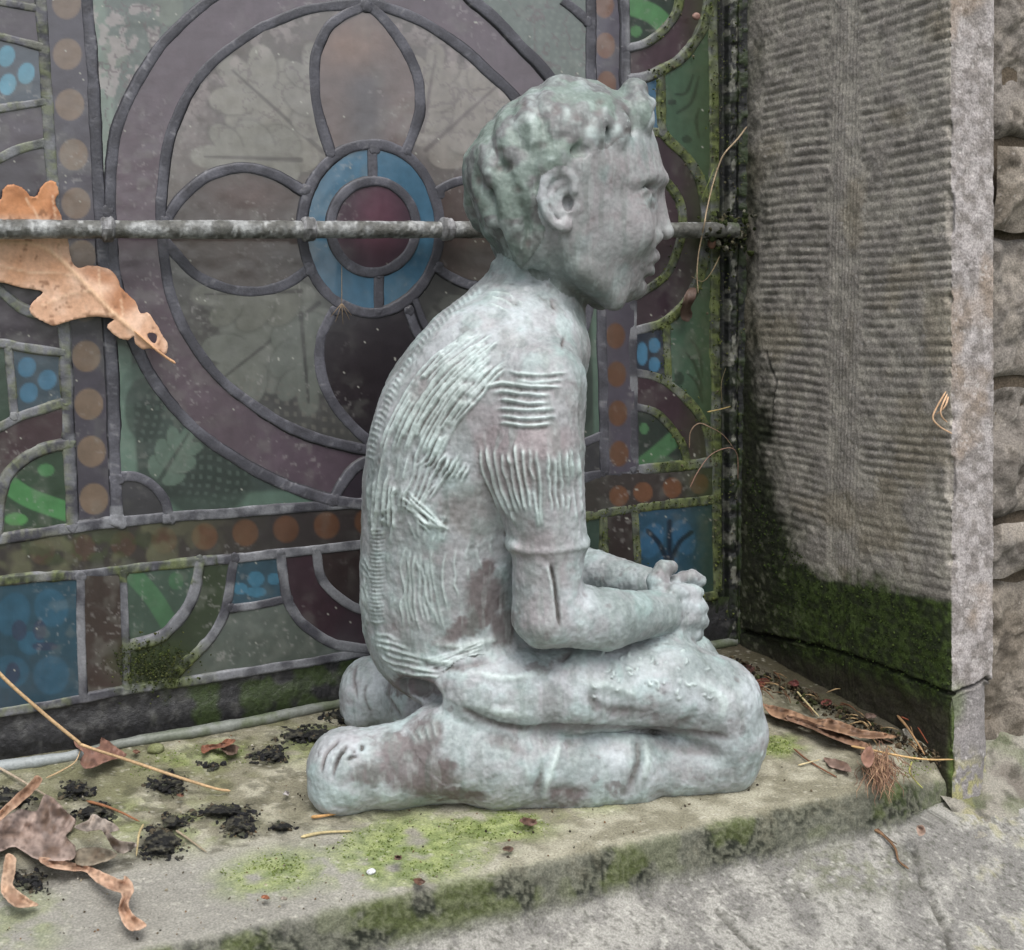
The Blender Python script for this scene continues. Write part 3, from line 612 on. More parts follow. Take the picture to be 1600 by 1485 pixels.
lic = ss(.40, .60, g4); cF = mix(T*lin((50,53,46)), lin((118,119,105)), lic*.8); cF = mix(cF, lin((102,112,66)), .5*ss(.5, .6, g1)); cF = mix(cF, lin((128,128,116)), .5*ss(.5, .62, fbm(N3, .05, 3, 89)))
cF = mix(cF, lin((74,88,40)), .35*ss(1340, 1420, px)*ss(.4, .6, g2))
cB = mix(T*lin((128,126,122)), lin((158,156,150)), ss(.4, .6, g1)); cB = mix(cB, lin((74,74,66)), .6*ss(.58, .68, g4)); cB = mix(cB, lin((108,112,84)), .5*blob(px, py, 1330, 1360, 90, 40, 0, .8)*ss(.4, .6, g2)); cB = mix(cB, lin((198,196,188)), (g3 > .8)*.45)
cB = mix(cB, lin((160,156,100)), .35*ss(1470, 1530, px)*ss(.50, .66, g2)*ss(.45, .6, g1)); cB = mix(cB, lin((44,44,34)), np.clip(gv, 0, 1)*.6*ss(.25, .6, vnoise(N3, .008, 93)))
wB = ss(-.012, .004, (zf-.036)-P[..., 2]+.010*(g1-.5)+.006*(g2-.5)); wF = ss(-.003, .004, (FE+.003)-P[..., 1]+.006*(g1-.5)+.005*(g2-.5))
cc = mix(mix(cT, cF, wF), cB, wB)
sillo = empty('window_sill', (.35, -.15, -.40), label='mossy weathered stone window sill with a dark lichened front edge carrying the statue', category='window sill', kind='thing')
kt = np.zeros((len(xsS), len(prof)), bool); kt[:, :Kb] = True
ktop = kt & (P[..., 0] < XJ+.0065)
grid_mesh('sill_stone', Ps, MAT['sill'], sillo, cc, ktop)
jx = np.interp(prof[:, 0], [-.6, -.3], [.745, .655]); joint = P[..., 0] < jx[None]
grid_mesh('plinth_stone', Ps, MAT['sill'], sillo, cc, (~kt) & joint, label='sloping grey course stone below the sill')
grid_mesh('plinth_stone', Ps, MAT['sill'], sillo, cc, (~kt) & ~joint, label='sloping course stone under the jamb with yellow lichen')
xf = np.arange(XJ-.005, .99, .0019); tf = np.linspace(0, 1, 50); P = np.zeros((len(xf), 50, 3)); P[..., 0] = xf[:, None]; P[..., 1] = (yb-.012+(.083)*tf)[None]; P[..., 2] = (zb-.0100+.006*np.clip(tf/.14, 0, 1)+.052*tf**1.8)[None]
N3 = P.copy(); g1f = fbm(N3, .03, 5, 181); pxf, pyf = proj(P); P[..., 2] += (g1f-.5)*.018*ss(0, .2, tf)[None]+(fbm(N3, .006, 3, 182)-.5)*.002
cf = mix(np.ones(P.shape)*lin((120,114,106)), lin((148,144,134)), ss(.4, .6, g1f)); cf = mix(cf, lin((60,58,50)), .6*ss(.55, .7, fbm(N3, .01, 3, 183))); cf = mix(cf, lin((158,154,92)), .4*ss(.52, .62, fbm(N3, .012, 3, 184))*(pxf < 1540)); cf = mix(cf, lin((84,98,56)), .4*ss(.5, .6, fbm(N3, .03, 3, 185)))
grid_mesh('plinth_stone', P, MAT['sill'], sillo, cf, label='lumpy mortar fillet where the wall meets the course stone')
# ground far below
gP = np.array([[[x, y, -1.15] for y in (-60, 60)] for x in (-60, 60)], float)
gm = material('dark_turf', rough=.95, spec=.2, bump=.5, bscale=60, var=.35, color=(70,76,58), bdist=.01)
go = grid_mesh('ground', gP, gm, None, kind='structure', label='dark turf ground in front of the wall')

# ================================================================ STATUE  (signed distance sculpt -> mesh)
HD = math.radians(-16); UD = np.array([math.cos(HD), math.sin(HD), 0]); VD = np.array([-math.sin(HD), math.cos(HD), 0]); WD = np.array([0, 0, 1.])
O = np.array([.40, -.158, -.364])
def S(px, py, v=0.):
    r = ray(px, py); t = ((O+v*VD-C) @ VD)/(r @ VD); p = C+r*np.asarray(t)[..., None]-O
    return np.stack([p @ UD, p @ VD, p @ WD], -1)
PXM = np.linalg.norm(S(900, 700)-S(800, 700))/100          # metres per photo pixel on the mid plane
h = .0015
lo = S(470, 1290)-np.array([.01, 0, .01]); hi = S(1215, 110)+np.array([.01, 0, .01]); lo[1] = -.125; hi[1] = .145
nU, nV, nW = [int((hi[k]-lo[k])/h)+1 for k in range(3)]
AU = (lo[0]+h*np.arange(nU)).astype(np.float32); AV = (lo[1]+h*np.arange(nV)).astype(np.float32); AW = (lo[2]+h*np.arange(nW)).astype(np.float32)
D = np.full((nU, nV, nW), .05, np.float32); LB = np.zeros(D.shape, np.int8)
def sl(b0, b1, mg):
    r = []
    for k, A in enumerate((AU, AV, AW)):
        a = int(np.clip((b0[k]-mg-lo[k])/h, 0, len(A)-1)); c = int(np.clip((b1[k]+mg-lo[k])/h+2, a+1, len(A))); r.append(slice(a, c))
    return tuple(r)
def put(s_, d, k, lb, sub=False):
    a = D[s_]; d = d.astype(np.float32)
    if sub:
        d = -d; hh = np.maximum(k-np.abs(a-d), 0)/k; D[s_] = np.maximum(a, d)+hh*hh*k/4; return
    hh = np.maximum(k-np.abs(a-d), 0)/k; LB[s_] = np.where(d < a, lb, LB[s_]); D[s_] = np.minimum(a, d)-hh*hh*k/4
def cone(a, b, ra, rb, k=6, lb=0, sub=False, px=True, vs=1.):
    a = np.array(a, float); b = np.array(b, float)
    if px: a = S(a[0], a[1], a[2]); b = S(b[0], b[1], b[2])
    ra *= PXM; rb *= PXM; k *= PXM; m = k+.004; R_ = max(ra, rb)
    s_ = sl(np.minimum(a, b)-R_*max(1, vs), np.maximum(a, b)+R_*max(1, vs), m)
    u = AU[s_[0]][:, None, None]-a[0]; v = AV[s_[1]][None, :, None]-a[1]; w = AW[s_[2]][None, None, :]-a[2]; d = b-a
    t = np.clip((u*d[0]+v*d[1]+w*d[2])/(d@d+1e-12), 0, 1); q = np.sqrt((u-t*d[0])**2+((v-t*d[1])/vs)**2+(w-t*d[2])**2)
    put(s_, q-(ra+t*(rb-ra)), k, lb, sub)
def elli(c, r, ang=0, k=6, lb=0, sub=False, yaw=0, px=True):
    c = np.array(c, float); c = S(c[0], c[1], c[2]) if px else c; r = np.array(r)*PXM; k *= PXM; m = k+.004; R_ = max(r)
    s_ = sl(c-R_, c+R_, m); u = AU[s_[0]][:, None, None]-c[0]; v = AV[s_[1]][None, :, None]-c[1]; w = AW[s_[2]][None, None, :]-c[2]
    ya = math.radians(yaw); u, v = u*math.cos(ya)+v*math.sin(ya), -u*math.sin(ya)+v*math.cos(ya)
    an = math.radians(ang); u, w = u*math.cos(an)+w*math.sin(an), -u*math.sin(an)+w*math.cos(an)   # ang: counter-clockwise in the picture
    k0 = np.sqrt((u/r[0])**2+(v/r[1])**2+(w/r[2])**2); k1 = np.sqrt((u/r[0]**2)**2+(v/r[1]**2)**2+(w/r[2]**2)**2)+1e-9
    put(s_, np.where(k0 < .05, -min(r), k0*(k0-1)/k1), k, lb, sub)
def both(f, a, *r, **kw):
    f(a, *r, **kw); 
def mir(p): q = S(p[0], p[1], p[2]); q[1] *= -1; return q
def loft(rows, k, lb, egg=0., v0=0.):
    rows = np.array(rows, float); xm = (rows[:, 1]+rows[:, 2])/2; wv = S(xm, rows[:, 0], 0.)[:, 2]
    u0 = S(rows[:, 1], rows[:, 0], 0.)[:, 0]; u1 = S(rows[:, 2], rows[:, 0], 0.)[:, 0]; hv = rows[:, 3]*PXM
    o = np.argsort(wv); wv, u0, u1, hv = wv[o], u0[o], u1[o], hv[o]; k *= PXM; m = k+.004
    s_ = sl(np.array([u0.min(), v0-hv.max(), wv[0]]), np.array([u1.max(), v0+hv.max(), wv[-1]]), m)
    W_ = AW[s_[2]]; sm = lambda y: np.interp(W_, wv, y)
    # smooth the interpolated profiles
    def sm2(y):
        q = np.interp(np.linspace(W_[0], W_[-1], len(W_)), wv, y); n = 9; return np.convolve(np.pad(q, n//2, mode='edge'), np.ones(n)/n, 'valid')[:len(W_)]
    a0, a1, hv_ = sm2(u0), sm2(u1), sm2(hv); uc = (a0+a1)/2; hu = (a1-a0)/2
    u = (AU[s_[0]][:, None, None]-uc)/hu; vv = (AV[s_[1]][None, :, None]-v0)/(hv_*(1-egg*np.clip(u, -.3, 1.)))
    q = np.sqrt(u*u+vv*vv); d = (q-1)*np.minimum(hu, hv_)*np.ones_like(q)
    cap = np.maximum(W_-wv[-1], wv[0]-W_)[None, None, :]; d = np.maximum(d, cap)
    put(s_, d, k, lb)
SK, HR, SH, TR = 0, 1, 2, 3
# torso in the shirt
loft([(448,748,872,62),(466,715,890,88),(490,686,896,112),(520,655,898,140),(555,626,900,158),(600,600,902,166),(650,583,900,166),(700,572,893,160),(760,565,882,150),(820,563,866,143),(880,562,856,137),(940,563,848,135),(1000,571,846,134),(1035,588,842,130),(1060,612,830,120),(1078,640,810,100)], 10, SH)
elli((715,600,-.038), (70,44,110), -24, 34, SH); elli((640,720,-.03), (50,60,120), 0, 34, SH); elli((845,545,.0), (70,118,62), 0, 35, SH); cone((790,500,-.0), (812,442,0), 62, 50, 22, SH)
# neck and head
cone((834,478,0), (852,392,0), 58, 52, 14, SK)
cone((870,480,0), (880,400,0), 42, 60, 18, SK)
cone((900,500,-.012), (866,420,-.034), 7, 8, 16, SK)
loft([(128,862,930,22),(140,840,940,42),(150,812,985,62),(165,795,1000,80),(190,770,1012,98),(220,748,1024,108),(250,735,1032,113),(272,730,1038,115),(285,733,1036,114),(300,738,1027,112),(330,747,1022,109),(360,758,1016,103),(390,776,1014,97),(420,806,1012,88),(445,850,1007,74),(458,885,999,62),(467,912,988,50),(473,935,972,34)], 12, SK, .30)
# brow, socket, eye, nose, mouth, chin, cheek  (near side then mirrored)
def face(f, *pts, **kw):
    pass
for sgn in (1, -1):
    def Q(x, y, v): p = S(x, y, v); p[1] *= sgn; return p
    cone(Q(1036,281,-.004), Q(1014,274,-.022), 9, 8, 12, SK, px=False); cone(Q(1014,274,-.022), Q(988,284,-.034), 8, 7, 12, SK, px=False)
    elli(Q(1017,303,-.026), (21,19,14), 0, 7, SK, True, px=False)
    elli(Q(1007,309,-.0212), (12,12,10), 0, 3, SK, px=False)
    cone(Q(1020,303,-.016), Q(1008,298,-.0265), 3.8, 4.2, 2, SK, px=False); cone(Q(1008,298,-.0265), Q(990,307,-.033), 4.2, 3.4, 2, SK, px=False)
    cone(Q(1017,316,-.017), Q(995,319,-.031), 3, 3, 5, SK, px=False)
    elli(Q(978,356,-.028), (44,24,38), -20, 30, SK, px=False)
    elli(Q(1024,370,-.0095), (13,9,10), 0, 4, SK, px=False)
    elli(Q(1028,380,-.006), (5,3,3), 0, 3, SK, True, px=False)
    cone(Q(1021,401,-.001), Q(1004,409,-.018), 10.5, 6, 3.5, SK, px=False)
    cone(Q(1014,423,-.001), Q(1002,416,-.0175), 9.5, 5.5, 3.5, SK, px=False)
    cone(Q(1032,412,0), Q(1003,412,-.019), 2.4, 2.6, 2.5, SK, True, px=False); elli(Q(1000,380,-.014), (22,22,28), 0, 14, SK, px=False)
    cone(Q(960,468,-.022), Q(905,425,-.040), 16, 14, 22, SK, px=False)
elli((998,348,0), (26,38,56), 0, 14, SK); elli((996,408,0), (19,30,30), 0, 10, SK); cone((1020,296,0), (1023,352,0), 9, 13, 10, SK); cone((1029,300,0), (1039,358,0), 7.5, 10.5, 9, SK); elli((1041,364,0), (12,12,11.5), 0, 5, SK)
elli((990,451,0), (19,24,18), 0, 12, SK); cone((1012,436,0), (1008,436,-.012), 5, 4, 5, SK, True)
# ears
for sgn in (1, -1):
    def Q(x, y, v): p = S(x, y, v); p[1] *= sgn; return p
    vb = -.0500
    elli(Q(874,312,vb+.003), (27,9,45), 12, 7, SK, px=False)
    elli(Q(877,303,vb-.006), (17,9,30), 10, 4, SK, True, px=False)
    path = catmull([(897,300),(896,280),(884,269),(866,270),(852,284),(846,303),(851,326),(862,346),(876,357)], 3)
    for a, c in zip(path[:-1], path[1:]): cone(Q(a[0], a[1], vb-.0035), Q(c[0], c[1], vb-.0035), 6, 6, 2.5, SK, px=False)
    path = catmull([(878,283),(866,294),(862,312),(868,330),(880,341)], 3)
    for a, c in zip(path[:-1], path[1:]): cone(Q(a[0], a[1], vb-.001), Q(c[0], c[1], vb-.001), 4.5, 4.5, 3, SK, px=False)
    elli(Q(884,352,vb-.003), (10,7,11), 0, 4, SK, px=False); elli(Q(899,325,vb-.001), (7,6,10), 0, 4, SK, px=False)
    elli(Q(887,318,vb-.001), (8,10,12), 0, 3, SK, True, px=False)
# hair : wavy locks lying over the skull
def lock(pts, r, k=7):
    pts = catmull(pts, 3)
    for i in range(len(pts)-1):
        t = i/(len(pts)-2+1e-6); r0 = r*(.65+.5*math.sin(math.pi*min(t+.1, 1)))
        cone(pts[i], pts[i+1], r0, r0, k, HR)
for sgn in (1, -1):
    L = [([(985,150,-.006),(998,168,-.016),(1008,196,-.020)], 15), ([(966,176,-.018),(968,196,-.032),(960,222,-.040)], 12), ([(935,148,-.012),(938,186,-.036),(922,222,-.046)], 15),
         ([(905,140,-.010),(902,176,-.036),(892,214,-.047)], 15), ([(870,134,-.008),(858,168,-.034),(868,208,-.047)], 17), ([(834,146,-.008),(822,184,-.036),(836,224,-.047)], 15),
         ([(800,170,-.006),(792,208,-.034),(800,246,-.045)], 15), ([(772,200,-.004),(764,240,-.026),(776,284,-.041)], 14), ([(892,222,-.047),(872,246,-.050),(846,262,-.049)], 12),
         ([(924,226,-.046),(912,246,-.048),(905,276,-.048)], 8), ([(820,250,-.046),(814,284,-.047),(826,318,-.046)], 11), ([(790,280,-.042),(794,318,-.044),(806,356,-.042)], 12), ([(750,262,-.012),(758,306,-.026),(776,348,-.034)], 13), ([(800,350,-.040),(812,384,-.038),(822,412,-.034)], 10), ([(840,364,-.042),(840,392,-.038),(846,412,-.034)], 8)]
    for pts, r in L:
        pp = [S(*q) for q in pts]
        for q in pp: q[1] *= sgn
        n_ = len(pp); cp = catmull(pp, 4)
        for i in range(len(cp)-1):
            t = i/(len(cp)-1); cone(cp[i], cp[i+1], r*(.5+.3*math.sin(math.pi*t)), r*(.5+.3*math.sin(math.pi*t)), 16, HR, px=False)
elli((877,144,-.004), (26,34,22), 8, 8, HR); elli((988,148,-.004), (20,26,26), -35, 8, HR); elli((1003,170,-.006), (14,22,22), -60, 8, HR)
elli((752,262,0), (24,66,34), 0, 16, HR); elli((778,335,0), (18,56,34), -15, 18, HR)
elli((962,172,-.012), (9,11,16), 25, 8, HR, True); elli((985,192,-.031), (11,7,20), 0, 8, HR, True); elli((912,172,-.028), (16,8,12), 40, 8, HR, True); elli((940,205,-.044), (9,6,20), 20, 8, HR, True); elli((905,236,-.054), (14,5,7), 10, 8, HR, True)
# arms : sleeves, elbows, forearms
for sgn in (-1, 1):
    def Q(x, y, v): p = S(x, y, -abs(v)); p[1] *= -sgn; return p
    if sgn < 0:
        cone(Q(846,600,.062), Q(836,712,.072), 64, 68, 22, SH, px=False); cone(Q(836,712,.072), Q(857,846,.078), 68, 55, 10, SH, px=False)
        cone(Q(800,850,.078), Q(908,846,.078), 9, 9, 6, SH, px=False, vs=4.2); elli(Q(856,850,.078), (59,57,10), 2, 4, SH, px=False)
        cone(Q(856,850,.078), Q(856,955,.078), 51, 51, 4, SK, px=False); cone(Q(858,957,.078), Q(950,968,.074), 52, 43, 10, SK, px=False); cone(Q(950,968,.074), Q(1034,957,.050), 43, 32, 8, SK, px=False)
    else:
        cone(Q(846,600,.062), Q(838,712,.072), 62, 64, 22, SH, px=False); cone(Q(838,712,.072), Q(850,830,.076), 64, 54, 10, SH, px=False)
        e_ = S(880,882,.070); w_ = S(1028,918,.008)
        cone(Q(850,830,.076), e_, 48, 42, 6, SK, px=False); cone(e_, w_, 41, 27, 8, SK, px=False)
# hands
elli((1058,957,-.036), (42,30,44), 0, 10, SK); elli((1048,945,-.004), (36,30,36), 0, 10, SK)
for i, (x, y) in enumerate([(1078,927),(1086,947),(1087,968),(1078,987)]):
    L = [0, 1, 2, 0][i]
    cone((x-26,y,-.046), (x+4,y+1,-.036), 15, 14.5, 2.5, SK); cone((x+4,y+1,-.036), (x+8,y+3,-.018), 14, 12.5, 2, SK); cone((x+8,y+3,-.018), (x-6,y+5,-.002), 12.5, 11, 2, SK)
cone((1036,936,-.040), (1028,908,-.034), 19, 16, 9, SK); cone((1028,908,-.034), (1036,890,-.030), 15, 13.5, 5, SK); cone((1036,890,-.030), (1049,887,-.026), 13, 10.5, 4, SK)
cone((1046,916,-.020), (1068,903,-.016), 14, 11, 3.5, SK); cone((1068,903,-.016), (1082,902,-.016), 10.5, 11.5, 4, SK); cone((1082,902,-.016), (1095,908,-.015), 11.5, 9.5, 4, SK)
cone((1066,924,-.004), (1090,926,.004), 12, 10, 5, SK); cone((1060,940,.014), (1088,948,.016), 12, 10, 5, SK); cone((1058,960,.016), (1084,968,.018), 12, 10, 5, SK)
# legs
def leg(sgn):
    du = 0. if sgn < 0 else -.004
    def Q(x, y, v=-.052):
        p = S(x, y, v)
        if sgn > 0: p[1] = -p[1]*1.12+.004; p[0] += du
        return p
    P_ = dict(px=False)
    cone(Q(742,1076), Q(900,1076,-.055), 60, 64, 26, TR, **P_); cone(Q(900,1076,-.055), Q(1040,1068), 64, 70, 14, TR, **P_); cone(Q(1040,1068), Q(1118,1096,-.05), 70, 68, 14, TR, **P_)
    cone(Q(1118,1098,-.05), Q(1136,1142,-.05), 64, 62, 14, TR, **P_)
    cone(Q(1136,1150,-.05), Q(1132,1182,-.05), 60, 54, 12, TR, **P_); cone(Q(1130,1184,-.05), Q(1000,1197,-.05), 56, 52, 8, TR, **P_)
    cone(Q(985,1198), Q(900,1200), 62, 64, 8, TR, **P_); cone(Q(900,1200), Q(780,1188), 64, 73, 12, TR, **P_); cone(Q(780,1188), Q(700,1170), 73, 68, 10, TR, **P_)
    elli(Q(696,1136), (44,46,40), 25, 18, TR, **P_)
    Q0 = Q
    if sgn > 0:
        def Q(x, y, v=0):
            q = Q0(x, y); w = 1-ss(560, 720, x); q[1] += .036*w; q[0] += .030*w; q[2] += .006*w; return q
    cone(Q(700,1188), Q(620,1205), 62, 54, 16, SK, **P_); cone(Q(690,1160), Q(600,1185), 44, 48, 16, SK, **P_); cone(Q(620,1200), Q(545,1206), 54, 61, 16, SK, **P_); elli(Q(540,1190,-.05), (46,56,46), 10, 18, SK, **P_)
    elli(Q(520,1238,-.05), (34,50,28), 0, 14, SK, **P_)
leg(-1); leg(1)
elli((780,1075,0), (110,150,58), 0, 30, TR); elli((1072,1046,.050), (66,44,60), -25, 14, TR); cone((900,1080,0), (1040,1085,0), 52, 40, 30, TR)
elli((652,1084,-.050), (46,44,22), -4, 9, TR, True)
# ---- surface nets
ins = D < 0
cnt = np.zeros((nU-1, nV-1, nW-1), np.int8)
CO = [(a, b_, c) for a in (0, 1) for b_ in (0, 1) for c in (0, 1)]
for a, b_, c in CO: cnt += ins[a:nU-1+a, b_:nV-1+b_, c:nW-1+c]
act = np.argwhere((cnt > 0) & (cnt < 8)); idg = np.full(cnt.shape, -1, np.int32); idg[tuple(act.T)] = np.arange(len(act))
acc = np.zeros((len(act), 3)); num = np.zeros(len(act))
for ax in range(3):
    for a, b_, c in CO:
        if (a, b_, c)[ax]: continue
        p0 = act+np.array([a, b_, c]); p1 = p0.copy(); p1[:, ax] += 1; d0 = D[tuple(p0.T)]; d1 = D[tuple(p1.T)]; m = (d0 < 0) != (d1 < 0)
        t = np.where(m, d0/(d0-d1+1e-12), 0); q = p0.astype(float); q[:, ax] += t; acc += q*m[:, None]; num += m
VS = lo+h*acc/num[:, None]; LV = LB[tuple(act.T)]
FS = []
for ax in range(3):
    o1, o2 = [(1, 2), (2, 0), (0, 1)][ax]; A_ = [slice(None)]*3; B_ = [slice(None)]*3; A_[ax] = slice(0, -1); B_[ax] = slice(1, None)
    e = np.argwhere(ins[tuple(A_)] != ins[tuple(B_)]); e = e[(e[:, o1] > 0) & (e[:, o2] > 0) & (e[:, o1] < cnt.shape[o1]) & (e[:, o2] < cnt.shape[o2])]
    dirp = ins[tuple(e.T)]; q = []
    for s1_, s2_ in ((-1, -1), (0, -1), (0, 0), (-1, 0)):
        t = e.copy(); t[:, o1] += s1_; t[:, o2] += s2_; q.append(idg[tuple(t.T)])
    q = np.stack(q, 1); q[~dirp] = q[~dirp][:, ::-1]; FS.append(q)
FS = np.vstack(FS); FS = FS[(FS >= 0).all(1)]
# relax once, then one level of subdivision by Blender
def laplace(V, F, it, lam=.5):
    E_ = np.vstack([F[:, [0, 1]], F[:, [1, 2]], F[:, [2, 3]], F[:, [3, 0]]]); n_ = np.bincount(E_[:, 0], minlength=len(V))+np.bincount(E_[:, 1], minlength=len(V))
    for _ in range(it):
        s_ = np.stack([np.bincount(E_[:, 0], V[E_[:, 1], k], len(V))+np.bincount(E_[:, 1], V[E_[:, 0], k], len(V)) for k in range(3)], 1); V = V*(1-lam)+lam*s_/np.maximum(n_, 1)[:, None]
    return V
VS = laplace(VS, FS, 1, .4)
tmp = mk('tmp', VS, FS, MAT['bronze'], None, np.stack([LV/4.]*3, 1), org=(0, 0, 0))
md = tmp.modifiers.new('s', 'SUBSURF'); md.levels = md.render_levels = 1
dg = bpy.context.evaluated_depsgraph_get(); me = tmp.evaluated_get(dg).to_mesh()
nv = len(me.vertices); V = np.zeros(nv*3, np.float32); me.vertices.foreach_get('co', V); V = V.reshape(-1, 3).astype(float)
NN = np.zeros(nv*3, np.float32); me.vertex_normals.foreach_get('vector', NN); NN = NN.reshape(-1, 3).astype(float)
lc = np.zeros(len(me.loops), np.int32); me.loops.foreach_get('vertex_index', lc); F = lc.reshape(-1, 4)
ca = np.zeros(nv*4, np.float32); me.color_attributes['Col'].data.foreach_get('color', ca); LVv = np.rint(ca.reshape(-1, 4)[:, 0]*4).astype(int)
tmp.evaluated_get(dg).to_mesh_clear(); tmd = tmp.data; bpy.data.objects.remove(tmp); bpy.data.meshes.remove(tmd)
WV = O+V[:, :1]*UD+V[:, 1:2]*VD+V[:, 2:3]*WD
X, Y = proj(WV); near = ss(-.15, .25, -NN[:, 1]-.15*NN[:, 0]); v_ = V[:, 1]
disp = np.zeros(nv); ink = np.zeros(nv)
def stroke(pts, w, hgt, cond=None, wob=0.):
    pts = catmull(np.asarray(pts, float), 5); x0, y0 = pts.min(0)-w*2.5; x1, y1 = pts.max(0)+w*2.5
    m = np.where((X > x0) & (X < x1) & (Y > y0) & (Y < y1) & (near > 0) & (True if cond is None else cond))[0]
    if len(m) == 0: return
    q, t = seg_dist(X[m], Y[m], pts); L_ = np.hypot(*np.diff(pts, axis=0).T).sum(); e_ = min(.48, 7*w/L_); nz_ = fbm(np.stack([X[m], Y[m], X[m]*0], 1), 26, 3, 5); q = np.abs(q+(nz_-.5)*1.6); g = np.exp(-(q/w)**2)*near[m]*ss(0, e_, t)*ss(0, e_, 1-t)*(ss(.08, .42, nz_)*1.1 if w < 4 else 1)
    disp[m] += hgt*PXM*g; ink[m] += g*np.sign(hgt)
torso = (LVv == SH) & ((v_ > -.062) | (X < 770)); armm = v_ < -.040
def fam(a, b_, n_, w, hg, cond=None, jit=1.2, gap=.0):
    a = catmull(a, 4); b_ = catmull(b_, 4); tt = np.linspace(0, 1, 9)
    ra = np.stack([np.interp(tt, np.linspace(0, 1, len(a)), a[:, k]) for k in (0, 1)], 1); rb = np.stack([np.interp(tt, np.linspace(0, 1, len(b_)), b_[:, k]) for k in (0, 1)], 1)
    for i in range(n_):
        f = i/(n_-1); p = ra*(1-f)+rb*f+rng.normal(0, jit, (9, 2)); s0 = rng.uniform(0, .16); s1_ = rng.uniform(.84, 1)
        p = np.stack([np.interp(np.linspace(s0, s1_, 8), tt, p[:, k]) for k in (0, 1)], 1)
        hk = hg*rng.uniform(.75, 1.2); stroke(p, w, hk, cond)
Z2 = lambda L: [(520+x/3.375, 400+y/3.375) for x, y in L]
Z3 = lambda L: [(520+x/2.857, 780+y/2.857) for x, y in L]
sh_ = (LVv == SH)
fam(Z2([(235,1080),(300,880),(410,690),(520,550),(680,430),(850,310)]), Z2([(540,1120),(590,1000),(670,860),(780,740),(860,640),(940,570)]), 17, 2.5, 3.4, sh_, 1.2)
fam(Z2([(210,1150),(190,1300),(200,1480)]), Z2([(340,1150),(325,1300),(320,1480)]), 6, 2.4, 3.2, sh_)
fam(Z2([(340,1200),(450,1290),(560,1400),(650,1470)]), Z2([(340,1320),(420,1370),(500,1440),(560,1500)]), 6, 2.5, 3.0, sh_)
fam(Z2([(420,1120),(480,1080),(540,960)]), Z2([(660,1240),(700,1150),(740,1080)]), 9, 2.5, 3.2, sh_)
fam(Z2([(780,700),(900,672),(1050,690),(1290,690)]), Z2([(860,880),(930,890),(1050,900),(1200,880)]), 6, 3.3, 4.0, sh_, .8)
fam(Z2([(900,600),(1040,625),(1290,610)]), Z2([(930,650),(1050,668),(1290,655)]), 2, 3.0, 2.6, sh_, .8)
fam(Z2([(775,960),(790,1100),(850,1260),(930,1440)]), Z2([(1070,950),(1080,1100),(1095,1260),(1105,1450)]), 9, 2.8, 3.5, sh_)
fam(Z2([(1130,1000),(1140,1200),(1150,1450)]), Z2([(1290,960),(1300,1180),(1320,1430)]), 6, 2.6, 2.6, sh_)
fam(Z3([(210,0),(190,100),(180,200)]), Z3([(280,0),(270,120),(250,240)]), 3, 2.5, 2., sh_)
fam(Z3([(320,190),(310,330),(310,480),(330,640)]), Z3([(440,230),(450,330),(470,470),(500,600)]), 9, 2.2, 1.6, sh_, 2.2)
fam(Z3([(330,60),(350,120),(360,200)]), Z3([(480,60),(500,120),(500,220)]), 6, 2.2, 1.2, sh_, 2)
fam(Z3([(120,230),(150,280),(170,330)]), Z3([(115,430),(140,520),(160,620)]), 9, 2.2, 1.6, sh_)
fam(Z3([(160,600),(250,610),(320,660)]), Z3([(190,700),(300,770),(420,790),(560,810)]), 6, 2.6, 2.2, sh_)
fam(Z3([(330,720),(480,700),(600,660),(700,610)]), Z3([(420,790),(520,760),(620,730),(720,700)]), 6, 2.6, 2.2, sh_)
sp_ = catmull(Z2([(770,170),(650,260),(560,340),(480,430),(425,520),(370,600),(320,690),(270,800),(230,900),(200,1010),(185,1100)]), 4)
sl_ = np.r_[0, np.cumsum(np.hypot(*np.diff(sp_, axis=0).T))]
for s0 in np.arange(4, sl_[-1], 9.2):
    p = np.array([np.interp(s0, sl_, sp_[:, k]) for k in (0, 1)]); q = np.array([np.interp(min(s0+6, sl_[-1]), sl_, sp_[:, k]) for k in (0, 1)]); t = (q-p)/(np.linalg.norm(q-p)+1e-6); n_ = np.array([-t[1], t[0]]); n_ *= np.sign(n_[0]+1e-6)
    Lr = 12+4*math.sin(s0*.03); stroke([p-n_*Lr*.7, p-t*3.5, p+n_*Lr*.9+t*2], 2.3, 1.5, sh_)
for s0 in np.arange(8, 260, 10.5):   # faint rungs low on the back
    y = 820+s0*.6; stroke([(572,y),(590,y+3),(606,y+1)], 2.2, 1.6, sh_)
fam([(748,458),(790,462),(830,482)], [(745,470),(785,482),(815,500)], 3, 2.6, 2.4, sh_)
for p in [[(892,500),(870,485),(858,462)], [(884,520),(880,535),(878,550)]]: stroke(p, 3, -2.6)
fam([(600,700),(590,780),(585,850)], [(720,700),(700,740),(665,790)], 10, 2.4, 2.6, sh_)
fam([(700,850),(690,900),(700,960)], [(770,820),(765,850),(775,880)], 5, 2.4, 2.0, sh_)
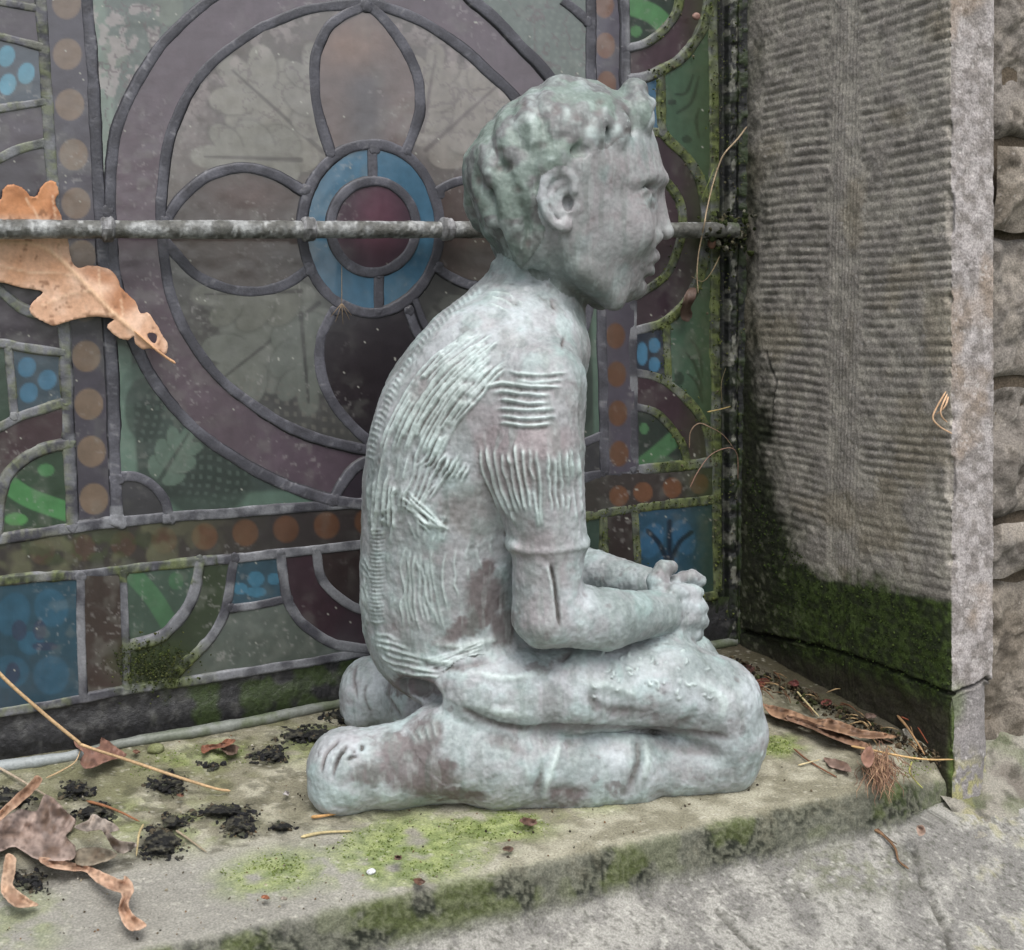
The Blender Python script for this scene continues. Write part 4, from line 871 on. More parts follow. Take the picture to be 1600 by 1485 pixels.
# seam of the arm, hems and folds of the trousers
stroke(Z3([(965,270),(985,360),(1000,450),(1012,560),(1010,590)]), 3.4, -7, armm); stroke(Z3([(955,270),(975,370),(990,460)]), 3.5, 3, armm)
for p in [Z3([(330,1030),(360,1060),(380,1110)]), Z3([(370,1010),(395,1060),(400,1110)]), Z3([(410,980),(425,1040),(430,1100)]), Z3([(445,970),(455,1030),(470,1090)])]: stroke(p, 4.2, 2.4, armm*0 == 0)
for p in [[(500,1215),(508,1178),(535,1150)], [(518,1222),(528,1182),(556,1152)], [(520,1205),(530,1180),(545,1165)], [(540,1190),(552,1182),(562,1186)], [(545,1165),(553,1172),(550,1180)], [(560,1160),(566,1168),(560,1176)]]: stroke(p, 3.2, -5)
stroke([(872,1140),(870,1180),(856,1215),(852,1262)], 6, 4); stroke([(858,1190),(842,1225),(840,1262)], 7, -4)
stroke([(994,1135),(998,1180),(990,1215),(976,1256)], 6, -6); stroke([(1008,1150),(1010,1190),(1004,1230)], 7, 5)
stroke([(900,1150),(960,1148),(1060,1160)], 9, 4); stroke([(1010,1165),(1080,1172),(1150,1178)], 10, -2.5); stroke([(900,1095),(960,1112),(1040,1118)], 9, -3.5); stroke([(880,1060),(960,1075),(1020,1098)], 9, 3.5); stroke([(1060,1060),(1105,1075),(1150,1110)], 10, 4)
stroke([(735,1140),(800,1165),(840,1200)], 10, -3); stroke([(720,1090),(770,1110),(850,1120)], 9, 4); stroke([(810,1230),(900,1240),(960,1232)], 9, -3); stroke([(660,1000),(720,1010),(800,990)], 7, 3); stroke([(640,1030),(700,1045),(780,1030)], 6, -3); stroke([(720,1045),(790,1060),(860,1050)], 7, 3.5)
stroke([(715,1100),(745,1122),(800,1138),(870,1137),(1000,1141),(1110,1150),(1150,1158)], 5, -5)
stroke([(560,1030),(552,1060),(560,1100)], 3, -2); stroke([(575,1060),(570,1090),(585,1125)], 3, -2); stroke([(600,1080),(620,1110),(632,1130)], 3, -2)
stroke([(870,1040),(885,1025),(900,1010)], 6, -5); stroke([(910,1080),(930,1100),(925,1125)], 7, -3.5); stroke([(1090,1100),(1075,1125),(1040,1138)], 8, -4); stroke([(1110,1080),(1130,1100),(1120,1140)], 8, 4)
for _ in range(34):
    x = rng.uniform(930, 1120); y = rng.uniform(1020, 1090); a = rng.uniform(0, 6.28); L = rng.uniform(5, 16); stroke([(x, y), (x+L*.6*math.cos(a), y+L*.6*math.sin(a)+2), (x+L*math.cos(a+.6), y+L*math.sin(a+.6))], 2.2, 2.6)
for _ in range(60):
    x = rng.uniform(745, 1000); y = rng.uniform(150, 400)
    if x > 900 and y > 215: continue
    if x > 825 and y > 245: continue
    a = rng.uniform(1.7, 2.6); L = rng.uniform(16, 30); k_ = rng.uniform(-.7, .7); p = [(x+L*t*math.cos(a+k_*t), y+L*t*math.sin(a+k_*t)) for t in (0, .25, .5, .75, 1)]; stroke(p, 6.5, rng.choice([-1.3, 1.2]))
Vn = V+np.array([.3, .1, 0]); n1_ = fbm(Vn, .016, 3, 101); n2_ = fbm(Vn, .0045, 3, 102); n3_ = fbm(Vn, .035, 4, 103); n4_ = fbm(Vn, .009, 3, 104)
isface = ((LVv == SK) & (X > 880) & (Y < 500)); facew = (LVv == SK)*ss(820, 930, X)*(Y < 500)
hairp = [(1022,168),(1012,196),(992,214),(968,216),(950,232),(925,236),(910,250),(905,300),(896,262),(872,258),(846,275),(838,310),(852,350),(850,372),(835,395),(812,425),(770,432),(700,430),(700,100),(1060,100),(1030,160)]
hairm = 0
hair = ((Y < 440) & in_poly(X, Y, hairp)) & (LVv < 2) & (blob(X, Y, 875, 314, 34, 50, 12, .02) < .5)
earw = ((X > 832) & (X < 912) & (Y > 254) & (Y < 372)); hairw = np.clip(1-ss(-.012, .02, -V[:, 2]+S(850, 420)[2]), 0, 1)*hair*(1-blob(X, Y, 876, 314, 46, 62, 0, .2))*(1-blob(X, Y, 1000, 230, 60, 30, 0, .3))
disp += (n1_-.5)*.0024*(1-.65*facew)+(n2_-.5)*.0011*(1-.4*facew)+hairw*((fbm(Vn*np.array([1, 1, .6]), .014, 2, 105)-.5)*.0022+(np.abs(fbm(Vn, .020, 2, 205)-.5)*2)*.0016)
disp += np.where(LVv == TR, (n4_-.5)*.0016, 0)
disp += (fbm(Vn*np.array([1, 1, .45]), .0030, 2, 140)-.5)*.0007*np.where(isface, .3, 1)
Vd = V+NN*disp[:, None]
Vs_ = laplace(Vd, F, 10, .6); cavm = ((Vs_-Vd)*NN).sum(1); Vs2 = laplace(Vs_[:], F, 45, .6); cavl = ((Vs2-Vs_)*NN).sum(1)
# patina colours, plus shade painted into the hem hollow and facial creases
T = np.ones((nv, 3)); pale = lin((176,183,187)); mid = lin((136,146,146)); green = lin((104,120,110)); mauve = lin((142,132,134)); brown = lin((94,82,82))
c = mix(T*mid, pale, ss(.34, .66, n3_*.7+n1_*.3)); c = mix(c, lin((164,158,163)), .38*ss(.45, .65, fbm(Vn, .024, 4, 106)))
c = mix(c, lin((150,184,178)), .28*ss(.52, .7, n1_)); c = mix(c, mauve, .25*ss(.52, .7, fbm(Vn*np.array([.7, 1, 1]), .014, 4, 107)))
c = mix(c, brown, .4*ss(.68, .78, fbm(Vn, .009, 4, 108)))
inkc = np.clip(ink, -1, 1.2); rib = sh_*ss(.02, .4, np.abs(ink)+.0)
def patch(poly_blobs, col, a, sft=.35, nz=.35, cond=True):
    global c
    m = np.zeros(nv)
    for x, y, rx, ry, an in poly_blobs: m = np.maximum(m, blob(X+26*(n4_-.5)+18*(n1_-.5), Y+26*(n2_-.5), x, y, rx, ry, an, sft))
    c = mix(c, col, m*a*cond*near)
patch([(760,930,32,40,20),(735,975,60,16,-28),(785,980,24,30,0),(760,890,16,18,0)], brown, .85)
patch([(640,1180,46,36,10),(665,1150,26,34,0),(600,1205,60,18,-14),(700,1240,60,12,6),(655,1215,60,24,0),(690,1200,22,12,-20)], brown, .85)
patch([(880,1250,26,14,6),(960,1235,16,8,20),(705,1005,12,8,0),(840,1045,16,10,10),(1060,895,36,14,10),(1035,890,14,26,0)], brown, .6)
patch([(790,735,46,40,0),(770,700,30,40,0),(840,690,60,26,0)], mauve, .8); patch([(795,640,22,70,10)], mauve, .35)
patch([(850,880,46,50,0),(850,960,40,40,0)], mauve, .55); patch([(645,1072,44,16,4)], brown, .85); patch([(1007,303,20,5,-4),(1012,322,10,4,0),(1026,377,8,4,0),(1010,412,16,2.5,0)], brown, .5, .6)  # brown here paints shade under the sweater hem and in eye, nostril, mouth creases
patch([(690,620,50,60,30),(735,800,50,40,20)], lin((120,116,112)), .5)
hd = (Y < 480) & (LVv < 2)
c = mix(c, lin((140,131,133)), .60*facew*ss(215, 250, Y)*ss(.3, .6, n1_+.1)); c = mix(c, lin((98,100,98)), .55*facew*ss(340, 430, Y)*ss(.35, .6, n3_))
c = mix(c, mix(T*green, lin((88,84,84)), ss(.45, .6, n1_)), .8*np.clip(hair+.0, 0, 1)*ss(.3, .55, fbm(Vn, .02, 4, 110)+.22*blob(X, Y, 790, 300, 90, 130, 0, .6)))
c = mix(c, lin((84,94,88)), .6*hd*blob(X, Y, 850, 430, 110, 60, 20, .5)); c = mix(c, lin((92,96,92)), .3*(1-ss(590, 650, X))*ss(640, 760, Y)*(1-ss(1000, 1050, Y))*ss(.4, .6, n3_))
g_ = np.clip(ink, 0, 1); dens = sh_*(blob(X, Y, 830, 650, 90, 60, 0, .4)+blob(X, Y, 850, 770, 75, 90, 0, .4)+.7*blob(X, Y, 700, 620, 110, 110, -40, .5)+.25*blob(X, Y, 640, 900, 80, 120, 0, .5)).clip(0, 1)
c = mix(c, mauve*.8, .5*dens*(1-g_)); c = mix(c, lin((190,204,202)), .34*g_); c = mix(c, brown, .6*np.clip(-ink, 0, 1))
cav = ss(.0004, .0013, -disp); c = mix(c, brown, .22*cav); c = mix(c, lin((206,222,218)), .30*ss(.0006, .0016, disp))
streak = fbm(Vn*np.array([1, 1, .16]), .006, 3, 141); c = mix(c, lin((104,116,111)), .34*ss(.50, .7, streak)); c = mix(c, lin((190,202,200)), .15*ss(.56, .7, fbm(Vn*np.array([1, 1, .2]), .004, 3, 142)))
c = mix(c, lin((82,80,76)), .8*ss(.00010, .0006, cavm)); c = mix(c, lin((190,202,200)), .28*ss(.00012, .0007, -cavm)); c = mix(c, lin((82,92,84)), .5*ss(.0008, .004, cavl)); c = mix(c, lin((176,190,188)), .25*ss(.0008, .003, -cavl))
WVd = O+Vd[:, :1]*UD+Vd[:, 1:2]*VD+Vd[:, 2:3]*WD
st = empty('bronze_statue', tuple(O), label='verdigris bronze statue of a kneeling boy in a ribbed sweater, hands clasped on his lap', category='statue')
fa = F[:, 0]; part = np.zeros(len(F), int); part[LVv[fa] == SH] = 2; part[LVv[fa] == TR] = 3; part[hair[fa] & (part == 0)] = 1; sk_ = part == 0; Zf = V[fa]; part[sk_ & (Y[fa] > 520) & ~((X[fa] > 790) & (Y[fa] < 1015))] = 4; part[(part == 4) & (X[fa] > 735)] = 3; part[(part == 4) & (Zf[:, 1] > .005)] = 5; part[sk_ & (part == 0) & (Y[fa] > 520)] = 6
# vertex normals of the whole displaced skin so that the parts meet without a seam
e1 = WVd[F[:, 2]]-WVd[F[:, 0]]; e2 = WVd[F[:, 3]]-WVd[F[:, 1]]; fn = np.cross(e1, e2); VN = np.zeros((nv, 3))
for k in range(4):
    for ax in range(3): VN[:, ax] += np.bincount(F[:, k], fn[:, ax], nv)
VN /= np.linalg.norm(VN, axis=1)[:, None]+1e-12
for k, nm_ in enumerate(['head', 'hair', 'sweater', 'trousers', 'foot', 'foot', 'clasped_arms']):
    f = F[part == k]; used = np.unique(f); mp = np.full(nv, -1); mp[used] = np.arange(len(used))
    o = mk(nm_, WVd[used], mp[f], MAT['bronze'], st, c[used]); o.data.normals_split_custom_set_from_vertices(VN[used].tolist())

# ================================================================ SADDLE BAR
def tube(pts, r, n=8, cap=True):
    pts = np.asarray(pts, float); r = np.broadcast_to(r, len(pts)); t = np.gradient(pts, axis=0); t /= np.linalg.norm(t, axis=1)[:, None]+1e-12
    up = np.array([0, 0, 1.]) if abs(t[0][2]) < .8 else np.array([0, 1., 0]); V = []; a = np.linspace(0, 2*math.pi, n, endpoint=False)
    for p, d, rr in zip(pts, t, r):
        x = np.cross(up, d); x /= np.linalg.norm(x)+1e-12; y = np.cross(d, x); up = y; V.append(p+rr*(np.cos(a)[:, None]*x+np.sin(a)[:, None]*y))
    V = np.array(V); m = len(pts); i = np.arange(m*n).reshape(m, n); F = np.stack([i[:-1], np.roll(i, -1, 1)[:-1], np.roll(i, -1, 1)[1:], i[1:]], -1).reshape(-1, 4); V = V.reshape(-1, 3)
    if cap:
        V = np.vstack([V, pts[0], pts[-1]]); c0, c1 = m*n, m*n+1
        F = np.vstack([F, [[i[0, (k+1) % n], i[0, k], c0, c0] for k in range(0)] or np.zeros((0, 4), int)])
        V[:n] = pts[0]+(V[:n]-pts[0])*.35; V[(m-1)*n:m*n] = pts[-1]+(V[(m-1)*n:m*n]-pts[-1])*.35
        V = V[:-2]
    return V, F
BY = -.0165
bar = empty('saddle_bar', tuple(on_y(560, 358, BY)), label='grey iron saddle bar running across the stained glass window behind the statue', category='bar')
s = np.linspace(-150, 1150, 700); pc = on_y(s, 358.5+s*.0012, BY); nb = 22
a = np.linspace(0, 2*math.pi, nb, endpoint=False); Q3 = np.stack([s[:, None]*np.ones(nb), np.cos(a)[None]*14+0*s[:, None], np.sin(a)[None]*14+0*s[:, None]], -1)
rr = .0068*(1+.10*(fbm(Q3, 40, 4, 4)-.5)*2+.05*(fbm(Q3, 7, 3, 5)-.5)*2)
V = np.stack([pc[:, None, 0]+0*rr, pc[:, None, 1]-rr*np.cos(a)[None], pc[:, None, 2]+rr*np.sin(a)[None]], -1)
n = fbm(Q3, 26, 4, 6); n2 = fbm(Q3, 9, 3, 7); cc = mix(np.ones(n.shape+(3,))*lin((88,88,84)), lin((150,152,152)), ss(.38, .6, n)*.9); cc = mix(cc, lin((58,58,54)), .45*ss(.52, .66, n2)); cc = mix(cc, lin((186,188,188)), .5*ss(.60, .68, fbm(Q3, 14, 3, 8)))
cc = mix(cc, lin((60,72,34)), .7*ss(1000, 1140, s)[:, None]*ss(.35, .55, n))
i = np.arange(700*nb).reshape(700, nb); F_ = np.stack([i[:-1], i[1:], np.roll(i, -1, 1)[1:], np.roll(i, -1, 1)[:-1]], -1).reshape(-1, 4)
mk('bar_rod', V.reshape(-1, 3), F_, MAT['iron'], bar, cc.reshape(-1, 3))
for x in (168, 482, 698, 1008, -105):
    n_ = 14; m_ = 9; a = np.linspace(0, 2*math.pi, n_+1); xs_ = np.linspace(-11, 11, m_); pr = np.array([.0068, .0088, .0095, .0092, .0095, .0093, .0096, .0088, .0068])
    Q3 = np.stack([x+xs_[:, None]+0*a, np.cos(a)*9+0*xs_[:, None], np.sin(a)*9+0*xs_[:, None]], -1); q = on_y(x+xs_, 358.5, BY); rr = pr[:, None]*(1+.12*(fbm(Q3, 8, 3, 3)-.5)*2)
    V = np.stack([q[:, None, 0]+.0015*(fbm(Q3, 6, 2, 9)-.5), q[:, None, 1]-rr*np.cos(a), q[:, None, 2]+rr*np.sin(a)], -1)
    V[:, -1] = V[:, 0]
    grid_mesh('tie_collar', V, MAT['iron'], bar, mix(np.ones(rr.shape+(3,))*lin((84,84,84)), lin((140,140,142)), ss(.4, .6, fbm(Q3, 6, 3, 12))))
    # wire stub soldered back to the lead
    q = on_y(x, 358.5, 0.); V, F_ = tube([q+[0, 0, 0], q+[0, BY*.6, .002], q+[0, BY+.006, .0]], .0022, 8); mk('tie_wire', V, F_, MAT['iron'], bar, np.ones((len(V), 3))*lin((90,90,92)))

# ================================================================ LEAVES
def leafmesh(name, outline, place, colf, thick=.0003, holes=(), step=5., **kw):
    ol = catmull(outline, 5, True); ol = ol+rng.normal(0, .38, ol.shape); n = len(ol)
    vs_ = [Vector(p) for p in ol]; ed = [(i, (i+1) % n) for i in range(n)]
    for hl in holes:
        b0 = len(vs_); hp = catmull(hl, 3, True); vs_ += [Vector(p) for p in hp]; ed += [(b0+i, b0+(i+1) % len(hp)) for i in range(len(hp))]
    x0, y0 = ol.min(0); x1, y1 = ol.max(0); gx_, gy_ = np.meshgrid(np.arange(x0, x1, step), np.arange(y0, y1, step)); gx_[::2] += step/2
    m = in_poly(gx_.ravel(), gy_.ravel(), ol); g = np.stack([gx_.ravel()[m], gy_.ravel()[m]], 1)
    d, _ = seg_dist(g[:, 0], g[:, 1], np.vstack([ol, ol[:1]])); g = g[d > step*.5]
    vs_ += [Vector(p) for p in g]
    r = delaunay_2d_cdt(vs_, ed, [], 1 if not holes else 1, 1e-4); v2 = np.array([list(p) for p in r[0]]); fs = [f for f in r[2] if len(f) == 3]
    F_ = np.array(fs); ce = v2[F_].mean(1)
    ok = in_poly(ce[:, 0], ce[:, 1], ol)
    for hl in holes: ok &= ~in_poly(ce[:, 0], ce[:, 1], catmull(hl, 3, True))
    F_ = F_[ok]; P3 = place(v2[:, 0], v2[:, 1]); o = mk(name, P3, F_, MAT['leaf'], None, colf(v2[:, 0], v2[:, 1]), **kw)
    sd = o.modifiers.new('thickness', 'SOLIDIFY'); sd.thickness = thick; sd.offset = 0; return o
zo = lambda L: [(x/4.5, 270+y/4.5) for x, y in L]
oak = zo([(-300,300),(-120,160),(0,190),(20,120),(70,85),(130,95),(180,125),(213,165),(255,165),(290,100),(340,60),(385,65),(405,110),(412,150),(388,190),(400,250),(425,290),(440,340),(480,480),(495,600),(545,668),(620,655),(700,660),(790,695),(832,760),(845,800),(890,850),(950,905),(985,985),(1040,985),(1075,1030),(1110,1085),(1140,1140),(1180,1210),(1165,1275),(1130,1262),(1060,1238),(1000,1240),(950,1200),(942,1150),(900,1175),(840,1165),(770,1110),(755,1070),(800,1032),(690,1015),(570,1025),(480,1045),(380,1075),(280,1035),(215,985),(215,935),(260,880),(300,842),(250,825),(130,805),(0,770),(-200,760),(-420,700),(-480,520)])
mid_ = np.array(zo([(-300,480),(0,480),(240,500),(380,570),(560,740),(760,950),(950,1120),(1100,1250)])); midc = catmull(mid_, 6)
veins = [zo([(560,740),(440,710),(200,700),(0,655)]), zo([(720,880),(700,790),(695,680)]), zo([(640,830),(500,850),(300,930)]), zo([(870,1050),(860,960),(850,900)]), zo([(400,590),(320,480),(260,300),(180,180)]), zo([(430,600),(400,400),(370,160)]), zo([(820,1000),(700,980),(560,990)])]
def oak_place(x, y):
    d, t = seg_dist(x, y, midc); N_ = np.stack([x, y, x*0], -1)
    yy = -.0066-.006*ss(395, 560, y)-.0065*ss(60, 240, x)*ss(350, 480, y)+.0022*np.clip(d/40, 0, 1.6)*(y > 380)+.0016*(fbm(N_, 40, 3, 7)-.5)*2-.0012*np.exp(-(d/3.)**2)
    for v in veins: q, _ = seg_dist(x, y, np.array(v)); yy = yy-.0006*np.exp(-(q/2.2)**2)
    curl = ss(560, 1000, (x*4.5))*ss(0, 25, d)*((x-200)*0+1); yy = yy-.004*curl*(y < 270+4+(x*.9+200)*1.) *0
    inbar = np.exp(-((y-358)/22.)**2); yy = yy*(1-inbar)+(-.0062)*inbar
    return on_y(x, y, np.minimum(yy, -.0050))
def oak_col(x, y):
    N_ = np.stack([x, y, x*0], -1); n = fbm(N_, 30, 4, 17); n2 = fbm(N_, 8, 3, 18); T_ = np.ones(x.shape+(3,))
    c = mix(T_*lin((196,156,128)), lin((214,180,156)), ss(.35, .65, n)); c = mix(c, lin((184,126,84)), .9*(1-ss(330, 350, y))*ss(.2, .5, n+.15)); c = mix(c, lin((190,140,104)), .6*blob(x, y, 50, 410, 60, 34, 0, .6))
    c = mix(c, lin((156,104,68)), .85*blob(x, y, 195, 465, 24, 30, 50, .5)); c = mix(c, lin((160,108,72)), .8*blob(x, y, 155, 430, 34, 12, 20, .6)); c = mix(c, lin((120,84,60)), .7*ss(.68, .76, n2))
    c = mix(c, lin((132,80,50)), .6*blob(x, y, 86, 330, 10, 24, 0, .6)); c = mix(c, lin((150,100,66)), .7*blob(x, y, 35, 300, 24, 14, 0, .8)); d, t = seg_dist(x, y, midc); c = mix(c, lin((222,186,152)), .9*np.exp(-(d/2.6)**2))
    for v in veins: q, _ = seg_dist(x, y, np.array(v)); c = mix(c, lin((216,184,154)), .65*np.exp(-(q/1.4)**2))
    return c
ok_ = leafmesh('oak_leaf', oak, oak_place, oak_col, step=3.6, holes=[zo([(1035,1140),(1060,1125),(1095,1135),(1105,1160),(1090,1200),(1060,1185)])], label='large curled brown oak leaf caught behind the saddle bar at the left', category='leaf')
st_ = np.array(zo([(940,1112),(1020,1180),(1100,1248),(1170,1300),(1232,1340)])); pp = oak_place(st_[:, 0], st_[:, 1]); pp[:, 1] -= .0012
V, F_ = tube(catmull(pp, 5), np.linspace(.0007, .0011, 21), 7); mk('stalk', V, F_, MAT['twig'], ok_, np.ones((len(V), 3))*lin((204,160,124)))

def sill_leaf(name, outline, base, hi_, curl=None, seed=0, lift=.0, roll=.0045, crm=.006, **kw):
    g0 = sum(base)/3; g1_ = sum(hi_)/3; base = tuple(int((g0+(q-g0)*.66)*.80+10) for q in base); hi_ = tuple(int((g1_+(q-g1_)*.66)*.96) for q in hi_); tag_ = len(outline)
    def pl(x, y):
        N_ = np.stack([x, y, x*0+seed], -1); hgt = .0018+lift+crm*(fbm(N_, 45, 3, seed)-.42).clip(0, 1)*2
        ole = catmull(outline, 4, True); de, _ = seg_dist(x, y, np.vstack([ole, ole[:1]])); wd = max(de.max(), 2.); hgt = hgt+roll*(np.clip(1-de/wd, 0, 1)**2)*ss(.3, .6, fbm(np.stack([x, y, x*0], -1), 60, 2, seed+8)+.12)
        hgt = hgt+.0012*np.sin(x*.35+y*.2)*np.clip(1-de/wd, 0, 1)+.0022*(fbm(np.stack([x, y, x*0], -1), 9, 3, seed+9)-.5)
        if curl is not None: hgt = hgt+curl(x, y)
        return on_sill(x, y, hgt)
    def cf(x, y):
        N_ = np.stack([x, y, x*0+seed], -1); n = fbm(N_, 24, 4, seed+1); n2 = fbm(N_, 6, 2, seed+2); c = mix(np.ones(x.shape+(3,))*lin(base), lin(hi_), ss(.35, .62, n)); c = mix(c, lin((96,72,54)), .55*ss(.5, .68, fbm(N_, 14, 4, seed+5))); ole = catmull(outline, 4, True); de, _ = seg_dist(x, y, np.vstack([ole, ole[:1]])); c = mix(c, lin(hi_)*1.15, .5*np.exp(-(de/1.6)**2)); vn = 1-ss(.02, .10, np.abs(((x*.5-y*.86)/11+.8*n) % 1-.5)); c = mix(c, lin(base)*.7, .35*vn); return mix(c, lin(base)*.4, .6*ss(.58, .72, n2))
    return leafmesh(name, outline, pl, cf, step=4., **kw)
z3 = lambda L: [(x/4.07, 1120+y/4.07) for x, y in L]
sill_leaf('brown_leaf', z3([(-200,640),(0,650),(120,590),(230,600),(280,500),(340,520),(420,600),(480,660),(460,720),(420,760),(480,830),(470,900),(380,915),(230,905),(100,830),(-20,860),(-200,840)]), (138,112,98), (182,152,136), lambda x, y: .010*blob(x, y, 85, 1262, 26, 34, 30, .7), 3, crm=.016, label='large crumpled grey brown dead leaf lying at the bottom left of the sill', category='leaf')
sill_leaf('curled_leaf', z3([(470,700),(560,660),(590,620),(640,640),(720,680),(760,720),(700,740),(760,790),(850,800),(860,830),(780,870),(720,840),(680,770),(640,720),(560,730)]), (104,88,76), (176,158,142), lambda x, y: .016*blob(x, y, 170, 1290, 44, 24, 20, .8), 5, lift=.006, label='small curled dead leaf with pale rolled edge beside the black crumbs', category='leaf')
sill_leaf('curled_leaf', z3([(490,850),(620,830),(740,870),(700,910),(560,950),(480,930)]), (120,104,80), (150,134,108), None, 9, lift=.002, label='flat olive brown leaf scrap under the curled leaf edge', category='leaf')
sill_leaf('leaf_strip', z3([(230,895),(330,900),(470,930),(560,950),(680,1000),(780,1040),(790,1010),(835,1050),(850,1110),(815,1190),(850,1260),(930,1320),(900,1350),(830,1360),(780,1310),(755,1220),(775,1130),(700,1100),(610,1050),(540,985),(440,980),(300,950)]), (192,128,90), (222,172,134), lambda x, y: .007*blob(x, y, 195, 1390, 40, 26, 30, .8)+.004*blob(x, y, 75, 1350, 40, 10, 10, .8), 13, label='bright tan twisted strip of dead leaf hooking down at the front of the sill', category='leaf')
sill_leaf('leaf_strip', z3([(50,870),(100,900),(95,1000),(80,1070),(130,1120),(200,1170),(245,1195),(200,1210),(100,1210),(30,1150),(5,1090),(20,980),(30,900)]), (188,134,96), (214,168,130), lambda x, y: .006*blob(x, y, 22, 1390, 20, 30, 0, .8), 15, label='curved tan strip of dead leaf at the far bottom left of the sill', category='leaf')
sill_leaf('leaf_strip', z3([(-100,680),(0,600),(100,500),(180,430),(230,375),(268,400),(240,450),(170,520),(60,610),(-20,680),(-100,740)]), (176,116,78), (210,160,122), lambda x, y: .012*blob(x, y, 30, 1240, 50, 22, -45, .8), 17, lift=.005, label='folded orange brown leaf blade leaning over the brown leaf at the left edge', category='leaf')
sill_leaf('red_leaf', z3([(470,130),(520,180),(560,200),(630,190),(640,140),(660,135),(720,180),(790,230),(800,250),(700,280),(600,320),(540,330),(510,290),(530,230),(480,190)]), (120,72,58), (158,104,82), lambda x, y: .009*blob(x, y, 150, 1178, 22, 16, 0, .8), 19, lift=.001, label='small reddish crumpled leaf against the cement bead under the long twig', category='leaf')
sill_leaf('red_leaf', z3([(1280,190),(1320,180),(1400,170),(1440,140),(1500,150),(1440,190),(1350,210),(1290,235)]), (118,58,36), (156,88,56), None, 21, label='narrow rust red leaf curl near the foot of the window', category='leaf')
sill_leaf('leaf_strip', [(1192,1100),(1197,1101),(1218,1105),(1245,1113),(1275,1124),(1300,1124),(1325,1132),(1345,1140),(1380,1145),(1400,1151),(1396,1154),(1385,1154),(1350,1154),(1322,1148),(1290,1140),(1262,1132),(1235,1128),(1205,1118)], (138,92,60), (186,134,94), lambda x, y: .006*ss(1240, 1300, x)*blob(x, y, 1290, 1130, 70, 20, 12, .8), 23, lift=.001, label='long rust brown leaf strip trailing from the knee of the statue to the jamb', category='leaf')
sill_leaf('leaf_strip', [(1230,1118),(1262,1126),(1300,1140),(1330,1152),(1360,1165),(1352,1170),(1310,1158),(1270,1140),(1232,1126)], (108,70,48), (150,104,74), None, 25, lift=.003, label='thin dark brown leaf strip crossing under the long rust strip', category='leaf')
sill_leaf('leaf_scrap', [(1287,1184),(1300,1186),(1322,1192),(1330,1206),(1312,1203),(1295,1197)], (140,104,88), (168,130,110), None, 27, label='small pinkish brown leaf lying between the knee and the dry tuft', category='leaf')
sill_leaf('leaf_scrap', [(1345,1186),(1352,1170),(1362,1168),(1366,1186),(1356,1200)], (150,92,70), (176,120,96), None, 29, lift=.008, label='upright orange leaf scrap on top of the dry tuft', category='leaf')
sill_leaf('leaf_scrap', [(1432,1292),(1442,1290),(1446,1302),(1436,1306)], (166,130,108), (180,146,124), lambda x, y: -.03+0*x, 31, label='tiny tan leaf scrap on the sloping stone near the corner', category='leaf')
for i, (x, y, r, cb, lb) in enumerate([(213,1175,6,(150,96,70),'tiny orange leaf crumb by the yellow pebble'),(282,1243,5,(150,88,60),'tiny red leaf crumb among black crumbs'),(415,1402,6,(190,104,60),'bright orange leaf crumb at the front of the sill'),(655,1378,9,(128,82,60),'brown leaf crumb on the green patch near the sill edge'),(622,1340,7,(134,92,70),'small brown leaf crumb below the calf of the statue'),(825,1284,13,(140,96,76),'brown leaf crumb below the middle of the shin'),(795,1327,8,(128,92,70),'brown leaf crumb below and left of the crumb under the shin'),(1190,1066,12,(140,52,40),'bright red leaf crumb in the shadow behind the knee'),(1240,1068,9,(128,52,44),'dark red leaf crumb by the jamb foot'),(1290,1098,9,(132,56,46),'red leaf crumb beside the jamb twig'),(1166,1046,12,(104,54,44),'dull red leaf crumb behind the knee nearest the window'),(1360,1118,9,(120,92,78),'pinkish leaf crumb at the foot of the jamb'),(360,1172,14,(120,92,74),'pale brown leaf crumb beside the rust red curl'),(448,1240,6,(190,184,180),'white flake beside the toes of the statue'),(443,1404,6,(196,180,160),'pale flake near the bright orange crumb')]):
    a = np.linspace(0, 2*math.pi, 8, endpoint=False)+i; rr = r*(.7+.5*rng.random(8)); sill_leaf('leaf_crumb', list(zip(x+rr*np.cos(a), y+rr*.55*np.sin(a))), tuple(int(q*.8) for q in cb), cb, None, 40+i, label=lb, category='leaf crumb', group='leaf crumbs on the sill')
def pebble(x, y, r, c0, lb, h_=.0):
    p = on_sill(x, y, r*PXM*.45+h_); lump('pebble', p, r*PXM, MAT['sill'], None, (c0, tuple(min(255, q+24) for q in c0)), int(x), (1.1, .9, .7), .15, 2, label=lb, category='pebble')
pebble(580, 1362, 6, (206,208,212), 'small white pebble on the green film in front of the foot')
pebble(243, 1170, 13, (112,116,80), 'yellow green pebble against the cement bead'); pebble(1120, 1078, 14, (120,112,92), 'grey pebble lying in the dark corner behind the knee', .004)
